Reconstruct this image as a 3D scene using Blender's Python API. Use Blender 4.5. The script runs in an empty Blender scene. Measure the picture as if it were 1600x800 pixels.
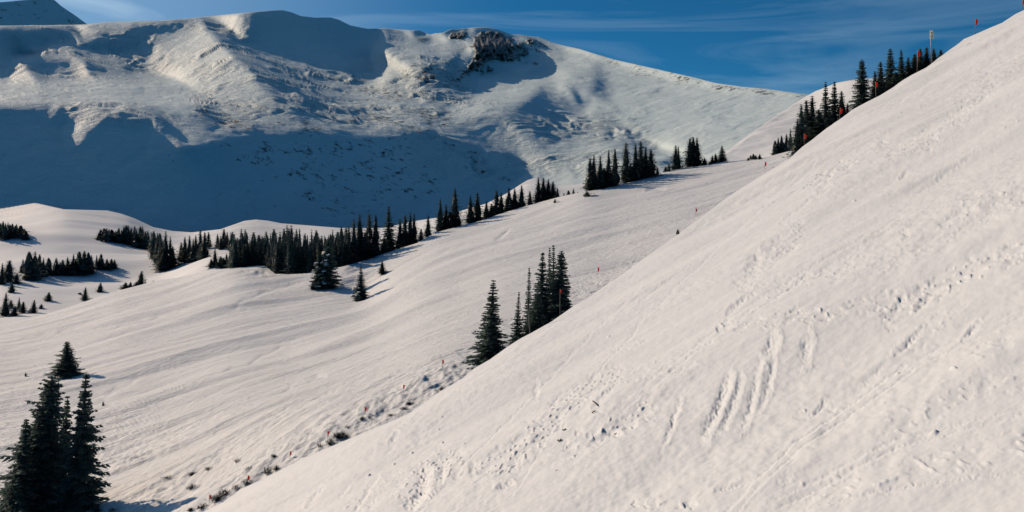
import bpy, bmesh, math, random
import numpy as np
from mathutils import Vector, Matrix

# ------------------------------------------------------------------ camera, sky, sun, exposure
sc = bpy.context.scene
COL = sc.collection
F = 1386.0          # focal length in photograph pixels (1600 wide)
U0, V0 = 800.0, 330.0   # pixel of the level line of sight
camd = bpy.data.cameras.new('camera')
cam = bpy.data.objects.new('camera', camd)
COL.objects.link(cam)
sc.camera = cam
cam.rotation_euler = (math.radians(90), 0, 0)
camd.sensor_width = 36.0
camd.lens = F / 1600 * 36.0
camd.shift_y = -(400 - V0) / 1600
camd.clip_start = 0.2
camd.clip_end = 40000

SUN_EL = 24.5
SUN_AZ = -56.0      # degrees from straight ahead, negative = to the left
se, sa = math.radians(SUN_EL), math.radians(SUN_AZ)
SUN_DIR = np.array([math.sin(sa) * math.cos(se), math.cos(sa) * math.cos(se), math.sin(se)])
sund = bpy.data.lights.new('sun', 'SUN')
sun = bpy.data.objects.new('sun', sund)
COL.objects.link(sun)
sund.energy = 4.85
sund.angle = math.radians(0.5)
sund.color = (1.0, 0.745, 0.535)
sun.rotation_euler = Vector((-SUN_DIR[0], -SUN_DIR[1], -SUN_DIR[2])).to_track_quat('-Z', 'Y').to_euler()
sun.location = (-300, 200, 400)

world = bpy.data.worlds.new('World')
sc.world = world
world.use_nodes = True
wt = world.node_tree
bg = wt.nodes['Background']


def N(tree, typ, **kw):
    n = tree.nodes.new(typ)
    for k, v in kw.items():
        setattr(n, k, v)
    return n


sky = N(wt, 'ShaderNodeTexSky', sky_type='NISHITA', sun_disc=False)
sky.sun_elevation = se
sky.sun_rotation = sa
sky.altitude = 3500
sky.air_density = 1.0
sky.dust_density = 0.0
sky.ozone_density = 4.0
tint = N(wt, 'ShaderNodeMix', data_type='RGBA', blend_type='MULTIPLY')
tint.inputs[0].default_value = 1.0
tint.inputs[7].default_value = (0.115, 0.52, 0.635, 1)
wt.links.new(sky.outputs[0], tint.inputs[6])
# thin cirrus: stretched noise, thicker towards the sun
tc = N(wt, 'ShaderNodeTexCoord')
mp = N(wt, 'ShaderNodeMapping')
mp.inputs['Rotation'].default_value = (0, math.radians(14), 0)
mp.inputs['Scale'].default_value = (1.7, 1.7, 15.0)
wt.links.new(tc.outputs['Generated'], mp.inputs[0])
nz = N(wt, 'ShaderNodeTexNoise')
nz.inputs['Scale'].default_value = 1.6
nz.inputs['Detail'].default_value = 7
nz.inputs['Roughness'].default_value = 0.55
nz.inputs['Distortion'].default_value = 1.2
wt.links.new(mp.outputs[0], nz.inputs[0])
rampc = N(wt, 'ShaderNodeMapRange')
rampc.inputs[1].default_value = 0.47
rampc.inputs[2].default_value = 0.76
rampc.inputs[3].default_value = 0.0
rampc.inputs[4].default_value = 1.0
wt.links.new(nz.outputs[0], rampc.inputs[0])
dot = N(wt, 'ShaderNodeVectorMath', operation='DOT_PRODUCT')
dot.inputs[1].default_value = tuple(SUN_DIR)
wt.links.new(tc.outputs['Generated'], dot.inputs[0])
aur = N(wt, 'ShaderNodeMapRange', interpolation_type='SMOOTHERSTEP')
aur.inputs[1].default_value = 0.55
aur.inputs[2].default_value = 1.0
aur.inputs[3].default_value = 0.0
aur.inputs[4].default_value = 1.0
wt.links.new(dot.outputs['Value'], aur.inputs[0])
m1 = N(wt, 'ShaderNodeMath', operation='MULTIPLY_ADD')      # cirrus opacity = noise*(0.1+..)+aureole
m0 = N(wt, 'ShaderNodeMath', operation='MULTIPLY_ADD')
m0.inputs[1].default_value = 0.35
m0.inputs[2].default_value = 0.20
wt.links.new(aur.outputs[0], m0.inputs[0])
m2 = N(wt, 'ShaderNodeMath', operation='MULTIPLY')
m2.inputs[1].default_value = 0.42
wt.links.new(aur.outputs[0], m2.inputs[0])
wt.links.new(rampc.outputs[0], m1.inputs[0])
wt.links.new(m0.outputs[0], m1.inputs[1])
wt.links.new(m2.outputs[0], m1.inputs[2])
cl = N(wt, 'ShaderNodeMix', data_type='RGBA')
cl.inputs[7].default_value = (5.0, 6.8, 8.4, 1)
wt.links.new(m1.outputs[0], cl.inputs[0])
wt.links.new(tint.outputs[2], cl.inputs[6])
wt.links.new(cl.outputs[2], bg.inputs[0])
bg.inputs[1].default_value = 0.1

sc.cycles.diffuse_bounces = 0
sc.cycles.max_bounces = 4
vs = sc.view_settings
vs.view_transform = 'Standard'
vs.look = 'None'
vs.exposure = 0.0
vs.gamma = 1.0

# ------------------------------------------------------------------ small helpers
random.seed(7)
rng = np.random.default_rng(11)


def tag(o, label=None, cat=None, group=None, kind=None):
    if label: o['label'] = label
    if cat: o['category'] = cat
    if group: o['group'] = group
    if kind: o['kind'] = kind
    return o


def link(name, me, mat=None, parent=None):
    o = bpy.data.objects.new(name, me)
    COL.objects.link(o)
    if mat is not None and me is not None and not me.materials:
        me.materials.append(mat)
    if parent is not None:
        o.parent = parent
    return o


def empty(name, loc):
    o = bpy.data.objects.new(name, None)
    o.empty_display_size = 0.3
    COL.objects.link(o)
    o.location = loc
    return o


def mesh_from(name, V, T, smooth=False):
    """V (n,3) float, T (m,3) or (m,4) int"""
    V = np.asarray(V, dtype=np.float32); T = np.asarray(T, dtype=np.int32)
    me = bpy.data.meshes.new(name)
    k = T.shape[1]
    me.vertices.add(len(V)); me.vertices.foreach_set('co', V.ravel())
    me.loops.add(T.size); me.loops.foreach_set('vertex_index', T.ravel())
    me.polygons.add(len(T)); me.polygons.foreach_set('loop_start', np.arange(0, T.size, k, dtype=np.int32))
    me.update(calc_edges=True)
    me.polygons.foreach_set('use_smooth', np.full(len(T), smooth))
    me.update()
    return me


def grid_mesh(name, P, smooth=True):
    n, m = P.shape[:2]
    idx = np.arange(n * m).reshape(n, m)
    T = np.stack([idx[:-1, :-1], idx[1:, :-1], idx[1:, 1:], idx[:-1, 1:]], -1).reshape(-1, 4)
    return mesh_from(name, P.reshape(-1, 3), T, smooth)


def set_attr(me, name, vals):
    a = me.attributes.new(name, 'FLOAT', 'POINT')
    a.data.foreach_set('value', np.asarray(vals, dtype=np.float32).ravel())


# ---- gradient noise
_perm = np.random.default_rng(5).permutation(4096).astype(np.int64)
_ang = np.random.default_rng(6).uniform(0, 2 * math.pi, 4096)
_gx, _gy = np.cos(_ang), np.sin(_ang)


def perlin(x, y, seed=0):
    xi = np.floor(x).astype(np.int64); yi = np.floor(y).astype(np.int64)
    xf = x - xi; yf = y - yi
    u = xf * xf * xf * (xf * (xf * 6 - 15) + 10); v = yf * yf * yf * (yf * (yf * 6 - 15) + 10)

    def g(ix, iy, dx, dy):
        h = _perm[(_perm[(ix + seed * 131) & 4095] + iy) & 4095]
        return _gx[h] * dx + _gy[h] * dy
    a = g(xi, yi, xf, yf); b = g(xi + 1, yi, xf - 1, yf)
    c = g(xi, yi + 1, xf, yf - 1); d = g(xi + 1, yi + 1, xf - 1, yf - 1)
    return 1.5 * ((a * (1 - u) + b * u) * (1 - v) + (c * (1 - u) + d * u) * v)


def fbm(x, y, oct=4, gain=0.5, seed=0, ridged=False):
    s = np.zeros_like(x, dtype=np.float64); a = 1.0; f = 1.0
    for o in range(oct):
        n = perlin(x * f + 17.3 * o, y * f - 9.1 * o, seed + o)
        if ridged: n = 1 - 2 * np.abs(n)
        s += a * n; a *= gain; f *= 2.03
    return s


def rot(x, y, deg):
    c, s = math.cos(math.radians(deg)), math.sin(math.radians(deg))
    return c * x + s * y, -s * x + c * y


def sstep(a, b, x):
    t = np.clip((x - a) / (b - a), 0, 1)
    return t * t * (3 - 2 * t)


def poly_curve(pts):
    a = np.array(pts, dtype=float)
    return lambda u: np.interp(u, a[:, 0], a[:, 1])


def ray(u, v):
    return (np.asarray(u, float) - U0) / F, (V0 - np.asarray(v, float)) / F


GROUND = {}


def foot(name, u, v):
    """the point of a built ground sheet that is seen at bearing (u, v)"""
    us, P = GROUND[name]
    j = int(np.argmin(np.abs(us - u)))
    y = P[:, j, 1]; z = P[:, j, 2]
    pv = V0 - F * z / y
    i = int(np.argmin(np.abs(pv - v)))
    yy, zz = y[i], z[i]
    if 0 < i < len(pv) - 1:
        k = i + 1 if (pv[i] - v) * (pv[i + 1] - v) <= 0 else i - 1
        d = pv[k] - pv[i]
        if abs(d) > 1e-6 and (pv[i] - v) * (pv[k] - v) <= 0:
            t = (v - pv[i]) / d; yy = y[i] + t * (y[k] - y[i]); zz = z[i] + t * (z[k] - z[i])
    return np.array([(u - U0) / F * yy, yy, zz])


class TPS:
    """thin plate spline through 1/depth at bearing samples: planar slopes stay planar"""
    def __init__(self, pts, lam=1e-3):
        p = np.array(pts, float)
        self.c = p[:, :2] / 100.0
        w = 1.0 / p[:, 2]
        n = len(p)
        K = self._k(self.c, self.c) + lam * np.eye(n)
        Pm = np.hstack([np.ones((n, 1)), self.c])
        A = np.zeros((n + 3, n + 3)); A[:n, :n] = K; A[:n, n:] = Pm; A[n:, :n] = Pm.T
        b = np.concatenate([w, np.zeros(3)])
        self.s = np.linalg.solve(A, b)

    @staticmethod
    def _k(a, b):
        r2 = ((a[:, None, :] - b[None, :, :]) ** 2).sum(-1)
        return 0.5 * r2 * np.log(np.maximum(r2, 1e-12))

    def __call__(self, u, v):
        sh = np.broadcast(u, v).shape
        q = np.stack([np.broadcast_to(u, sh).ravel(), np.broadcast_to(v, sh).ravel()], -1) / 100.0
        out = np.empty(len(q))
        for i in range(0, len(q), 60000):
            qq = q[i:i + 60000]
            out[i:i + 60000] = self._k(qq, self.c) @ self.s[:-3] + self.s[-3] + qq @ self.s[-2:]
        return 1.0 / np.maximum(out.reshape(sh), 1e-4)


def seg_dist(u, v, p):
    """distance from points to a polyline, plus position along it"""
    best = np.full(u.shape, 1e9); side = np.zeros(u.shape); tt = np.zeros(u.shape)
    n = len(p) - 1
    for i in range(n):
        ax, ay = p[i]; bx, by = p[i + 1]
        dx, dy = bx - ax, by - ay
        L2 = dx * dx + dy * dy
        t = np.clip(((u - ax) * dx + (v - ay) * dy) / L2, 0, 1)
        ex, ey = u - ax - t * dx, v - ay - t * dy
        d = np.hypot(ex, ey)
        s = (dx * ey - dy * ex) / math.sqrt(L2)
        k = d < best
        best[k] = d[k]; side[k] = s[k]; tt[k] = (i + t[k]) / n
    return best, side, tt


def poly_mask(u, v, pts):
    p = pts; ins = np.zeros(np.broadcast(u, v).shape, bool)
    j = len(p) - 1
    for i in range(len(p)):
        xi, yi = p[i]; xj, yj = p[j]
        if yi != yj:
            c = ((yi > v) != (yj > v)) & (u < (xj - xi) * (v - yi) / (yj - yi) + xi)
            ins ^= c
        j = i
    return ins.astype(float)


def blur(a, r):
    if r < 1: return a
    for ax in (0, 1):
        for _ in range(2):
            k = 2 * r + 1
            p = np.pad(a, [(r + 1, r) if i == ax else (0, 0) for i in (0, 1)], mode='edge')
            c = np.cumsum(p, axis=ax)
            a = (np.take(c, range(k, p.shape[ax]), ax) - np.take(c, range(0, p.shape[ax] - k), ax)) / k
    return a


# ------------------------------------------------------------------ materials
def new_mat(name):
    m = bpy.data.materials.new(name); m.use_nodes = True
    b = m.node_tree.nodes['Principled BSDF']
    return m, m.node_tree, b


def snow_material(name, bump_scale, bump_dist, stretch=(1, 1, 1), rotz=0.0, rock=False, strength=0.6, haze_cool=1.0):
    m, t, b = new_mat(name)
    b.inputs['Roughness'].default_value = 0.65
    b.inputs['Specular IOR Level'].default_value = 0.25
    tc = N(t, 'ShaderNodeTexCoord')
    mp = N(t, 'ShaderNodeMapping', vector_type='TEXTURE')
    mp.inputs['Rotation'].default_value = (0, 0, rotz)
    mp.inputs['Scale'].default_value = stretch
    t.links.new(tc.outputs['Object'], mp.inputs[0])
    n1 = N(t, 'ShaderNodeTexNoise')
    n1.inputs['Scale'].default_value = bump_scale
    n1.inputs['Distortion'].default_value = 0.35
    n1.inputs['Detail'].default_value = 6
    n1.inputs['Roughness'].default_value = 0.68
    t.links.new(mp.outputs[0], n1.inputs[0])
    bp = N(t, 'ShaderNodeBump')
    bp.inputs['Strength'].default_value = strength
    bp.inputs['Distance'].default_value = bump_dist
    hgt = n1.outputs[0]
    if rock:
        ra = N(t, 'ShaderNodeAttribute', attribute_name='rough')
        ml = N(t, 'ShaderNodeMath', operation='MULTIPLY')
        t.links.new(hgt, ml.inputs[0]); t.links.new(ra.outputs['Fac'], ml.inputs[1])
        hgt = ml.outputs[0]
    t.links.new(hgt, bp.inputs['Height'])
    t.links.new(bp.outputs[0], b.inputs['Normal'])
    # old wind-packed and fresh snow differ a little in whiteness
    n2 = N(t, 'ShaderNodeTexNoise')
    n2.inputs['Scale'].default_value = bump_scale * 0.08
    n2.inputs['Detail'].default_value = 4
    t.links.new(mp.outputs[0], n2.inputs[0])
    mix = N(t, 'ShaderNodeMix', data_type='RGBA')
    mix.inputs[6].default_value = (0.655 * haze_cool, 0.715, 0.755, 1)
    mix.inputs[7].default_value = (0.61 * haze_cool, 0.665, 0.70, 1)
    t.links.new(n2.outputs[0], mix.inputs[0])
    col = mix.outputs[2]
    if rock:
        at = N(t, 'ShaderNodeAttribute', attribute_name='rock')
        n3 = N(t, 'ShaderNodeTexNoise')
        n3.inputs['Scale'].default_value = rock
        n3.inputs['Detail'].default_value = 5
        n3.inputs['Roughness'].default_value = 0.72
        t.links.new(tc.outputs['Object'], n3.inputs[0])
        ad = N(t, 'ShaderNodeMath', operation='MULTIPLY_ADD')
        ad.inputs[1].default_value = 1.55
        t.links.new(n3.outputs[0], ad.inputs[0]); t.links.new(at.outputs['Fac'], ad.inputs[2])
        mr = N(t, 'ShaderNodeMapRange')
        mr.inputs[1].default_value = 1.23; mr.inputs[2].default_value = 1.42
        t.links.new(ad.outputs[0], mr.inputs[0])
        rc = N(t, 'ShaderNodeMix', data_type='RGBA')
        rc.inputs[6].default_value = (0.05, 0.06, 0.066, 1)
        rc.inputs[7].default_value = (0.062, 0.064, 0.062, 1)
        t.links.new(n2.outputs[0], rc.inputs[0])
        mm = N(t, 'ShaderNodeMix', data_type='RGBA')
        t.links.new(mr.outputs[0], mm.inputs[0])
        t.links.new(col, mm.inputs[6]); t.links.new(rc.outputs[2], mm.inputs[7])
        col = mm.outputs[2]
    t.links.new(col, b.inputs['Base Color'])
    return m


def plain_mat(name, col, rough=0.8, var=0.3, scale=6.0, spec=0.2, objvar=0.0):
    m, t, b = new_mat(name)
    b.inputs['Roughness'].default_value = rough
    b.inputs['Specular IOR Level'].default_value = spec
    tc = N(t, 'ShaderNodeTexCoord')
    n1 = N(t, 'ShaderNodeTexNoise'); n1.inputs['Scale'].default_value = scale; n1.inputs['Detail'].default_value = 4
    t.links.new(tc.outputs['Object'], n1.inputs[0])
    mix = N(t, 'ShaderNodeMix', data_type='RGBA')
    mix.inputs[6].default_value = tuple(c * (1 - var) for c in col) + (1,)
    mix.inputs[7].default_value = tuple(min(1, c * (1 + var)) for c in col) + (1,)
    fac = n1.outputs[0]
    if objvar:
        oi = N(t, 'ShaderNodeObjectInfo')
        mr = N(t, 'ShaderNodeMath', operation='MULTIPLY_ADD')
        mr.inputs[1].default_value = objvar; mr.inputs[2].default_value = -objvar / 2
        t.links.new(oi.outputs['Random'], mr.inputs[0])
        ad = N(t, 'ShaderNodeMath', operation='ADD', use_clamp=True)
        t.links.new(mr.outputs[0], ad.inputs[0]); t.links.new(fac, ad.inputs[1])
        fac = ad.outputs[0]
    t.links.new(fac, mix.inputs[0])
    t.links.new(mix.outputs[2], b.inputs['Base Color'])
    return m


M_NEAR = snow_material('near_snow', 4.0, 0.03, (2.5, 1, 1), math.radians(20), strength=0.38)
M_RUN = snow_material('run_snow', 1.5, 0.42, (3.2, 1, 1), math.radians(40), strength=0.9)
M_VALLEY = snow_material('valley_snow', 0.35, 0.30, (4, 1, 1), math.radians(25), strength=0.5)
M_MOUNT = snow_material('mountain_snow', 0.075, 18.0, (2.2, 1, 1), math.radians(-20), rock=0.075, haze_cool=0.87, strength=0.8)  # red held back in the snow colour, painting in the distance haze
M_FAR = snow_material('peak_snow', 0.02, 6.0, rock=0.02, strength=0.6)
M_NEEDLE = plain_mat('needles', (0.080, 0.120, 0.120), 0.55, 0.35, 3.0, 0.5, 0.5)
M_BARK = plain_mat('bark', (0.05, 0.045, 0.042), 0.9, 0.3, 20.0, 0.1)
M_TWIG = plain_mat('twigs', (0.05, 0.055, 0.05), 0.9, 0.3, 9.0, 0.1, 0.4)
M_POLE = plain_mat('bamboo', (0.42, 0.36, 0.28), 0.6, 0.15, 30.0)
M_ORANGE = plain_mat('orange_cloth', (0.95, 0.15, 0.085), 0.7, 0.1, 12.0)
M_STEEL = plain_mat('galvanised_steel', (0.36, 0.38, 0.40), 0.45, 0.15, 12.0, 0.5)
M_BOARD = plain_mat('sign_board', (0.70, 0.71, 0.72), 0.5, 0.08, 5.0)
M_CLUMP = plain_mat('snow_clump', (0.85, 0.83, 0.82), 0.7, 0.05, 3.0)

# ------------------------------------------------------------------ TERRAIN
# --- near slope: a hillside that climbs to the right, seen from just above it
A0, AX, AY = -8.0, 0.46, 0.061


def depthA(u, v):
    X, Z = ray(u, v)
    return A0 / (Z - AX * X - AY)


edgeA = poly_curve([(120, 930), (230, 850), (315, 800), (351, 782), (375, 764), (402, 752), (432, 737), (468, 719), (515, 699),
                    (564, 678), (636, 648), (684, 615), (725, 590), (741, 576), (766, 562), (793, 543), (815, 529), (832, 520),
                    (862, 502), (881, 488), (895, 478), (917, 466), (933, 455), (960, 437), (1000, 408), (1060, 366), (1100, 335),
                    (1150, 299), (1180, 281), (1205, 266), (1234, 247), (1253, 230), (1272, 216), (1290, 201), (1316, 184),
                    (1334, 171), (1353, 161), (1375, 150), (1397, 137), (1412, 125), (1425, 117), (1447, 106), (1462, 94),
                    (1478, 82), (1490, 73), (1506, 61), (1525, 53), (1544, 45), (1566, 36), (1587, 23), (1600, 17), (1700, -32),
                    (1900, -130), (2200, -240), (3400, -780)])


def edge_pt(u):
    v = edgeA(u); y = depthA(u, v)
    X, Z = ray(u, v)
    return X, Z, y


def rollA(u, s):
    """point s metres beyond the brow of the near slope, where it rolls over"""
    X, Z, y = edge_pt(u)
    yy = y + s
    d = 0.06 * s + 0.0035 * s * s
    return np.array([X * yy, yy, Z * yy - d])


GOUGES = [  # polyline, half width px, depth m (dug into the snow)
    ([(1139, 588), (1124, 628), (1103, 668)], 6.5, 0.21), ([(1158, 592), (1146, 625), (1130, 662)], 5, 0.12),
    ([(1062, 622), (1052, 655), (1040, 690)], 4, 0.12), ([(1187, 565), (1176, 610), (1160, 662)], 5, 0.12),
    ([(1214, 535), (1205, 580), (1190, 625)], 5, 0.12), ([(1262, 528), (1255, 560)], 7, 0.14), ([(1207, 532), (1196, 560)], 7, 0.16),
    ([(664, 738), (660, 765), (640, 790)], 9, 0.36), ([(698, 722), (690, 745), (672, 765)], 6, 0.16),
    ([(1137, 490), (1150, 478), (1186, 452)], 4, 0.14), ([(1184, 398), (1182, 410)], 5, 0.14), ([(1302, 265), (1291, 281)], 4, 0.14),
    ([(1328, 255), (1320, 262)], 4, 0.12), ([(1410, 275), (1418, 268)], 3, 0.12), ([(1414, 372), (1417, 367)], 5, 0.14),
    ([(1395, 484), (1412, 462), (1440, 448)], 5, 0.11), ([(1432, 478), (1450, 462)], 4, 0.12), ([(1402, 545), (1440, 515)], 4, 0.12),
    ([(1506, 527), (1530, 500)], 4, 0.10), ([(838, 593), (836, 615)], 4, 0.12), ([(985, 600), (1060, 582), (1085, 575)], 3, 0.10),
    ([(930, 640), (946, 620), (960, 600)], 5, 0.12), ([(945, 675), (968, 680)], 4, 0.18), ([(780, 765), (800, 758)], 4, 0.18),
    ([(610, 695), (622, 682)], 2.5, 0.12), ([(1380, 219), (1384, 214)], 6, 0.12), ([(1280, 300), (1296, 286)], 4, 0.12),
    ([(590, 745), (560, 790), (540, 815)], 3, 0.10), ([(545, 760), (528, 775)], 2.5, 0.08), ([(480, 790), (505, 762)], 3, 0.10),
    ([(1120, 770), (1180, 752)], 4, 0.10), ([(1340, 600), (1385, 560)], 5, 0.07), ([(1270, 640), (1290, 620)], 4, 0.10),
    ([(1180, 490), (1230, 455), (1262, 430)], 2.5, 0.10), ([(1000, 470), (1040, 440), (1075, 418)], 2, 0.08),
    ([(1430, 300), (1480, 262), (1530, 232)], 2.5, 0.08), ([(1640, 250), (1400, 345), (1180, 470), (960, 640)], 2.2, 0.05), ([(1640, 262), (1405, 353), (1186, 478), (966, 648)], 2.2, 0.05),
    ([(1620, 470), (1420, 560), (1240, 690), (1120, 820)], 2.5, 0.05), ([(1630, 480), (1430, 570), (1250, 700), (1134, 820)], 2.5, 0.05), ([(1300, 230), (1150, 360), (1000, 500), (880, 640), (800, 780)], 2.0, 0.05),
    ([(1620, 640), (1400, 690), (1200, 790)], 3, 0.05), ([(1620, 652), (1404, 702), (1204, 803)], 3, 0.05), ([(1000, 450), (880, 560), (760, 690), (640, 820)], 2.0, 0.05), ([(1600, 745), (1440, 765), (1260, 800)], 4, 0.06), ([(1220, 350), (1262, 318), (1300, 296)], 2.5, 0.08),
]
DEBRIS = [  # polyline, half width px, strength
    ([(760, 735), (810, 705), (860, 655), (905, 615), (958, 588)], 22, 1.0), ([(890, 703), (960, 665), (1012, 640)], 15, 1.0),
    ([(1390, 492), (1440, 458), (1510, 428), (1610, 392)], 15, 1.0), ([(1125, 515), (1200, 508), (1290, 494)], 10, 0.9),
    ([(1290, 495), (1380, 470), (1460, 455)], 10, 0.6), ([(1160, 440), (1210, 400), (1245, 355)], 18, 0.7),
    ([(1270, 285), (1300, 265), (1335, 252)], 8, 0.9), ([(1400, 240), (1440, 215), (1500, 175), (1550, 118)], 14, 0.9),
    ([(1500, 175), (1540, 115), (1600, 90)], 20, 0.5), ([(1400, 240), (1460, 222)], 10, 0.8), ([(1490, 350), (1560, 320), (1620, 300)], 26, 0.6),
    ([(1340, 430), (1420, 400), (1480, 380)], 10, 0.4), ([(1200, 450), (1300, 430), (1350, 410)], 12, 0.5),
    ([(1420, 535), (1470, 500), (1500, 480)], 14, 0.5), ([(1400, 680), (1460, 640), (1500, 625)], 30, 0.5),
    ([(1240, 765), (1330, 765), (1420, 740)], 24, 0.5), ([(1430, 745), (1530, 720), (1600, 705)], 26, 0.6),
    ([(1000, 782), (1040, 790), (1080, 788)], 9, 0.9), ([(640, 770), (665, 745), (700, 722)], 30, 0.9),
    ([(990, 580), (1040, 570), (1100, 545)], 12, 0.4), ([(560, 790), (620, 740)], 12, 0.4), ([(1250, 640), (1300, 625)], 10, 0.5),
    ([(960, 540), (1000, 530)], 9, 0.5), ([(1530, 560), (1570, 540)], 14, 0.4), ([(1540, 610), (1600, 590)], 20, 0.4),
]


def build_near_slope():
    us = np.concatenate([np.arange(120, 300, 6.0), np.arange(300, 1602, 1.3), np.arange(1602, 3400, 14.0)])
    t = np.concatenate([np.linspace(0, 0.12, 130)[:-1], np.linspace(0.12, 1, 470)])
    vt = edgeA(us)
    vb = np.where(us < 300, 1000, 830.0) + np.clip(us - 1600, 0, None) * 0.1
    vb = np.maximum(vb, vt + 60)
    ext = np.linspace(0, 1, 12)[1:] ** 1.5
    Vv = vt[None] + t[:, None] * (vb - vt)[None]
    Ve = vb[None] + ext[:, None] * 1400
    V = np.vstack([Vv, Ve])
    U = np.broadcast_to(us, V.shape)
    y = depthA(U, V)
    X, Z = ray(U, V)
    P = np.stack([X * y, y, Z * y], -1)
    x, yy = P[..., 0], P[..., 1]
    # broad rolls, wind lips along the fall line, ripples
    a, c = rot(x, yy, 12)
    dz = 0.30 * fbm(a / 16, c / 9, 3, 0.5, 1)
    dz += 0.05 * fbm(a / 7.0, c / 2.2, 3, 0.5, 7)
    a2, c2 = rot(x, yy, 55)
    dz += 0.030 * fbm(a2 / 2.6, c2 / 1.0, 3, 0.55, 13) * sstep(-0.1, 0.6, fbm(x / 9, yy / 9, 2, 0.5, 31))
    chop = sstep(-0.15, 0.55, fbm(x / 6, yy / 8, 3, 0.6, 33))
    dz += 0.017 * chop * fbm(x / 0.55, yy / 0.95, 3, 0.65, 35)
    dz += 0.010 * fbm(x / 0.35, yy / 0.35, 3, 0.6, 21)
    deb = np.zeros(V.shape); gz = np.zeros(V.shape)
    inn = (V < 840)
    uf, vf = U[inn], V[inn]
    du = 6 * perlin(uf / 22, vf / 22, 3) + 3 * perlin(uf / 7, vf / 7, 4)
    dv = 6 * perlin(uf / 22, vf / 22, 5) + 3 * perlin(uf / 7, vf / 7, 6)
    db = np.zeros(uf.shape); gg = np.zeros(uf.shape)
    for p, w, s in DEBRIS:
        d, _, _ = seg_dist(uf + du * 1.5, vf + dv * 1.5, p)
        db = np.maximum(db, s * (1 - sstep(w * 0.35, w * 1.25, d)))
    for p, w, dep in GOUGES:
        k = (uf > min(q[0] for q in p) - 4 * w) & (uf < max(q[0] for q in p) + 4 * w) & (vf > min(q[1] for q in p) - 4 * w) & (vf < max(q[1] for q in p) + 4 * w)
        if not k.any(): continue
        d, side, tt = seg_dist(uf[k] + du[k] * 0.4, vf[k] + dv[k] * 0.4, p)
        prof = np.exp(-(d / w) ** 2) * (0.35 + 0.65 * np.sin(np.pi * np.clip(tt, 0.03, 0.97)))
        lip = np.exp(-((d - 1.7 * w) / (0.8 * w)) ** 2) * (side < 0)
        gg[k] += 0.40 * (-dep * prof + 0.35 * dep * lip) * (0.75 + 0.5 * perlin(uf[k] / 5, vf[k] / 5, 91))
    deb[inn] = db; gz[inn] = gg
    # loose chunks: thresholded cells
    chunk = sstep(0.2, 0.75, perlin(x / 0.13, yy / 0.25, 41)) + 0.5 * sstep(0.2, 0.8, perlin(x / 0.34, yy / 0.55, 43))
    dz += deb * (0.046 * chunk - 0.03 + 0.05 * fbm(x / 0.9, yy / 0.9, 2, 0.5, 47))
    sp = sstep(0.72, 1.0, perlin(x / 0.26, yy / 0.4, 51)) * sstep(-0.1, 0.5, perlin(x / 5, yy / 5, 53))
    dz += 0.07 * sp
    dz += gz
    fade = 0.35 + 0.65 * sstep(0, 14, V - vt[None])
    P[..., 2] += dz * fade * 0.9
    GROUND['A'] = (us, P)
    # roll-over beyond the brow
    ss = np.array([0.25, 0.6, 1.2, 2, 3, 4.5, 6.5, 9, 12, 16, 21, 27, 35, 45, 60, 85, 120])
    Rr = np.stack([np.moveaxis(rollA(us, s), 0, -1) for s in ss[::-1]], 0)
    crest = dz[0] * 0.35 * 0.9
    Rr[..., 2] += crest[None] * np.exp(-ss[::-1] / 3)[:, None]
    rx, ry = Rr[..., 0], Rr[..., 1]
    Rr[..., 2] += -0.06 * np.abs(fbm(rx / 4, ry / 4, 3, 0.5, 61)) * (1 - np.exp(-ss[::-1] / 2))[:, None]
    P = np.concatenate([Rr, P], 0)
    o = link('near_slope', grid_mesh('near_slope', P), M_NEAR)
    tag(o, kind='structure')
    return o


build_near_slope()


def surfA(u, v):
    return foot('A', u, v)


# --- the groomed run in the middle
WB = TPS([(-150, 820, 72), (0, 820, 64), (150, 820, 62), (300, 820, 54), (-150, 700, 105), (0, 700, 98), (0, 600, 150), (105, 590, 150),
          (0, 510, 255), (-150, 520, 270), (175, 458, 290), (284, 435, 290), (365, 420, 275), (440, 425, 262), (500, 445, 235), (565, 468, 210),
          (540, 415, 250), (600, 425, 235), (300, 560, 150), (450, 560, 130), (700, 600, 66), (500, 680, 62), (300, 700, 80), (680, 365, 275),
          (760, 343, 290), (720, 450, 160), (860, 312, 305), (910, 300, 300), (1010, 280, 320), (1130, 256, 345), (1240, 240, 320),
          (900, 460, 125), (1000, 390, 165), (1100, 320, 220), (960, 350, 215), (1250, 232, 330)])
edgeB = poly_curve([(-400, 560), (-150, 530), (0, 508), (47, 499), (103, 481), (175, 456), (244, 438), (284, 432), (320, 423), (365, 419),
                    (385, 417), (402, 415), (414, 415), (421, 421), (430, 428), (450, 429), (480, 427), (505, 421), (534, 417), (575, 405),
                    (625, 388), (652, 379), (680, 363), (710, 355), (752, 344), (788, 332), (824, 321), (860, 311), (880, 306),
                    (912, 300), (940, 296), (966, 289), (1010, 279), (1040, 269), (1070, 262), (1110, 257), (1124, 254), (1140, 252),
                    (1168, 249), (1196, 246), (1235, 236), (1260, 226), (1300, 215), (1400, 190)])


def rollB(u, s):
    v = edgeB(u); y = WB(u, v) + s; X, Z = ray(u, v)
    return np.array([X * y, y, Z * y - 0.05 * s - 0.0012 * s * s])


def surfB(u, v):
    return foot('B', u, v)


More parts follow.
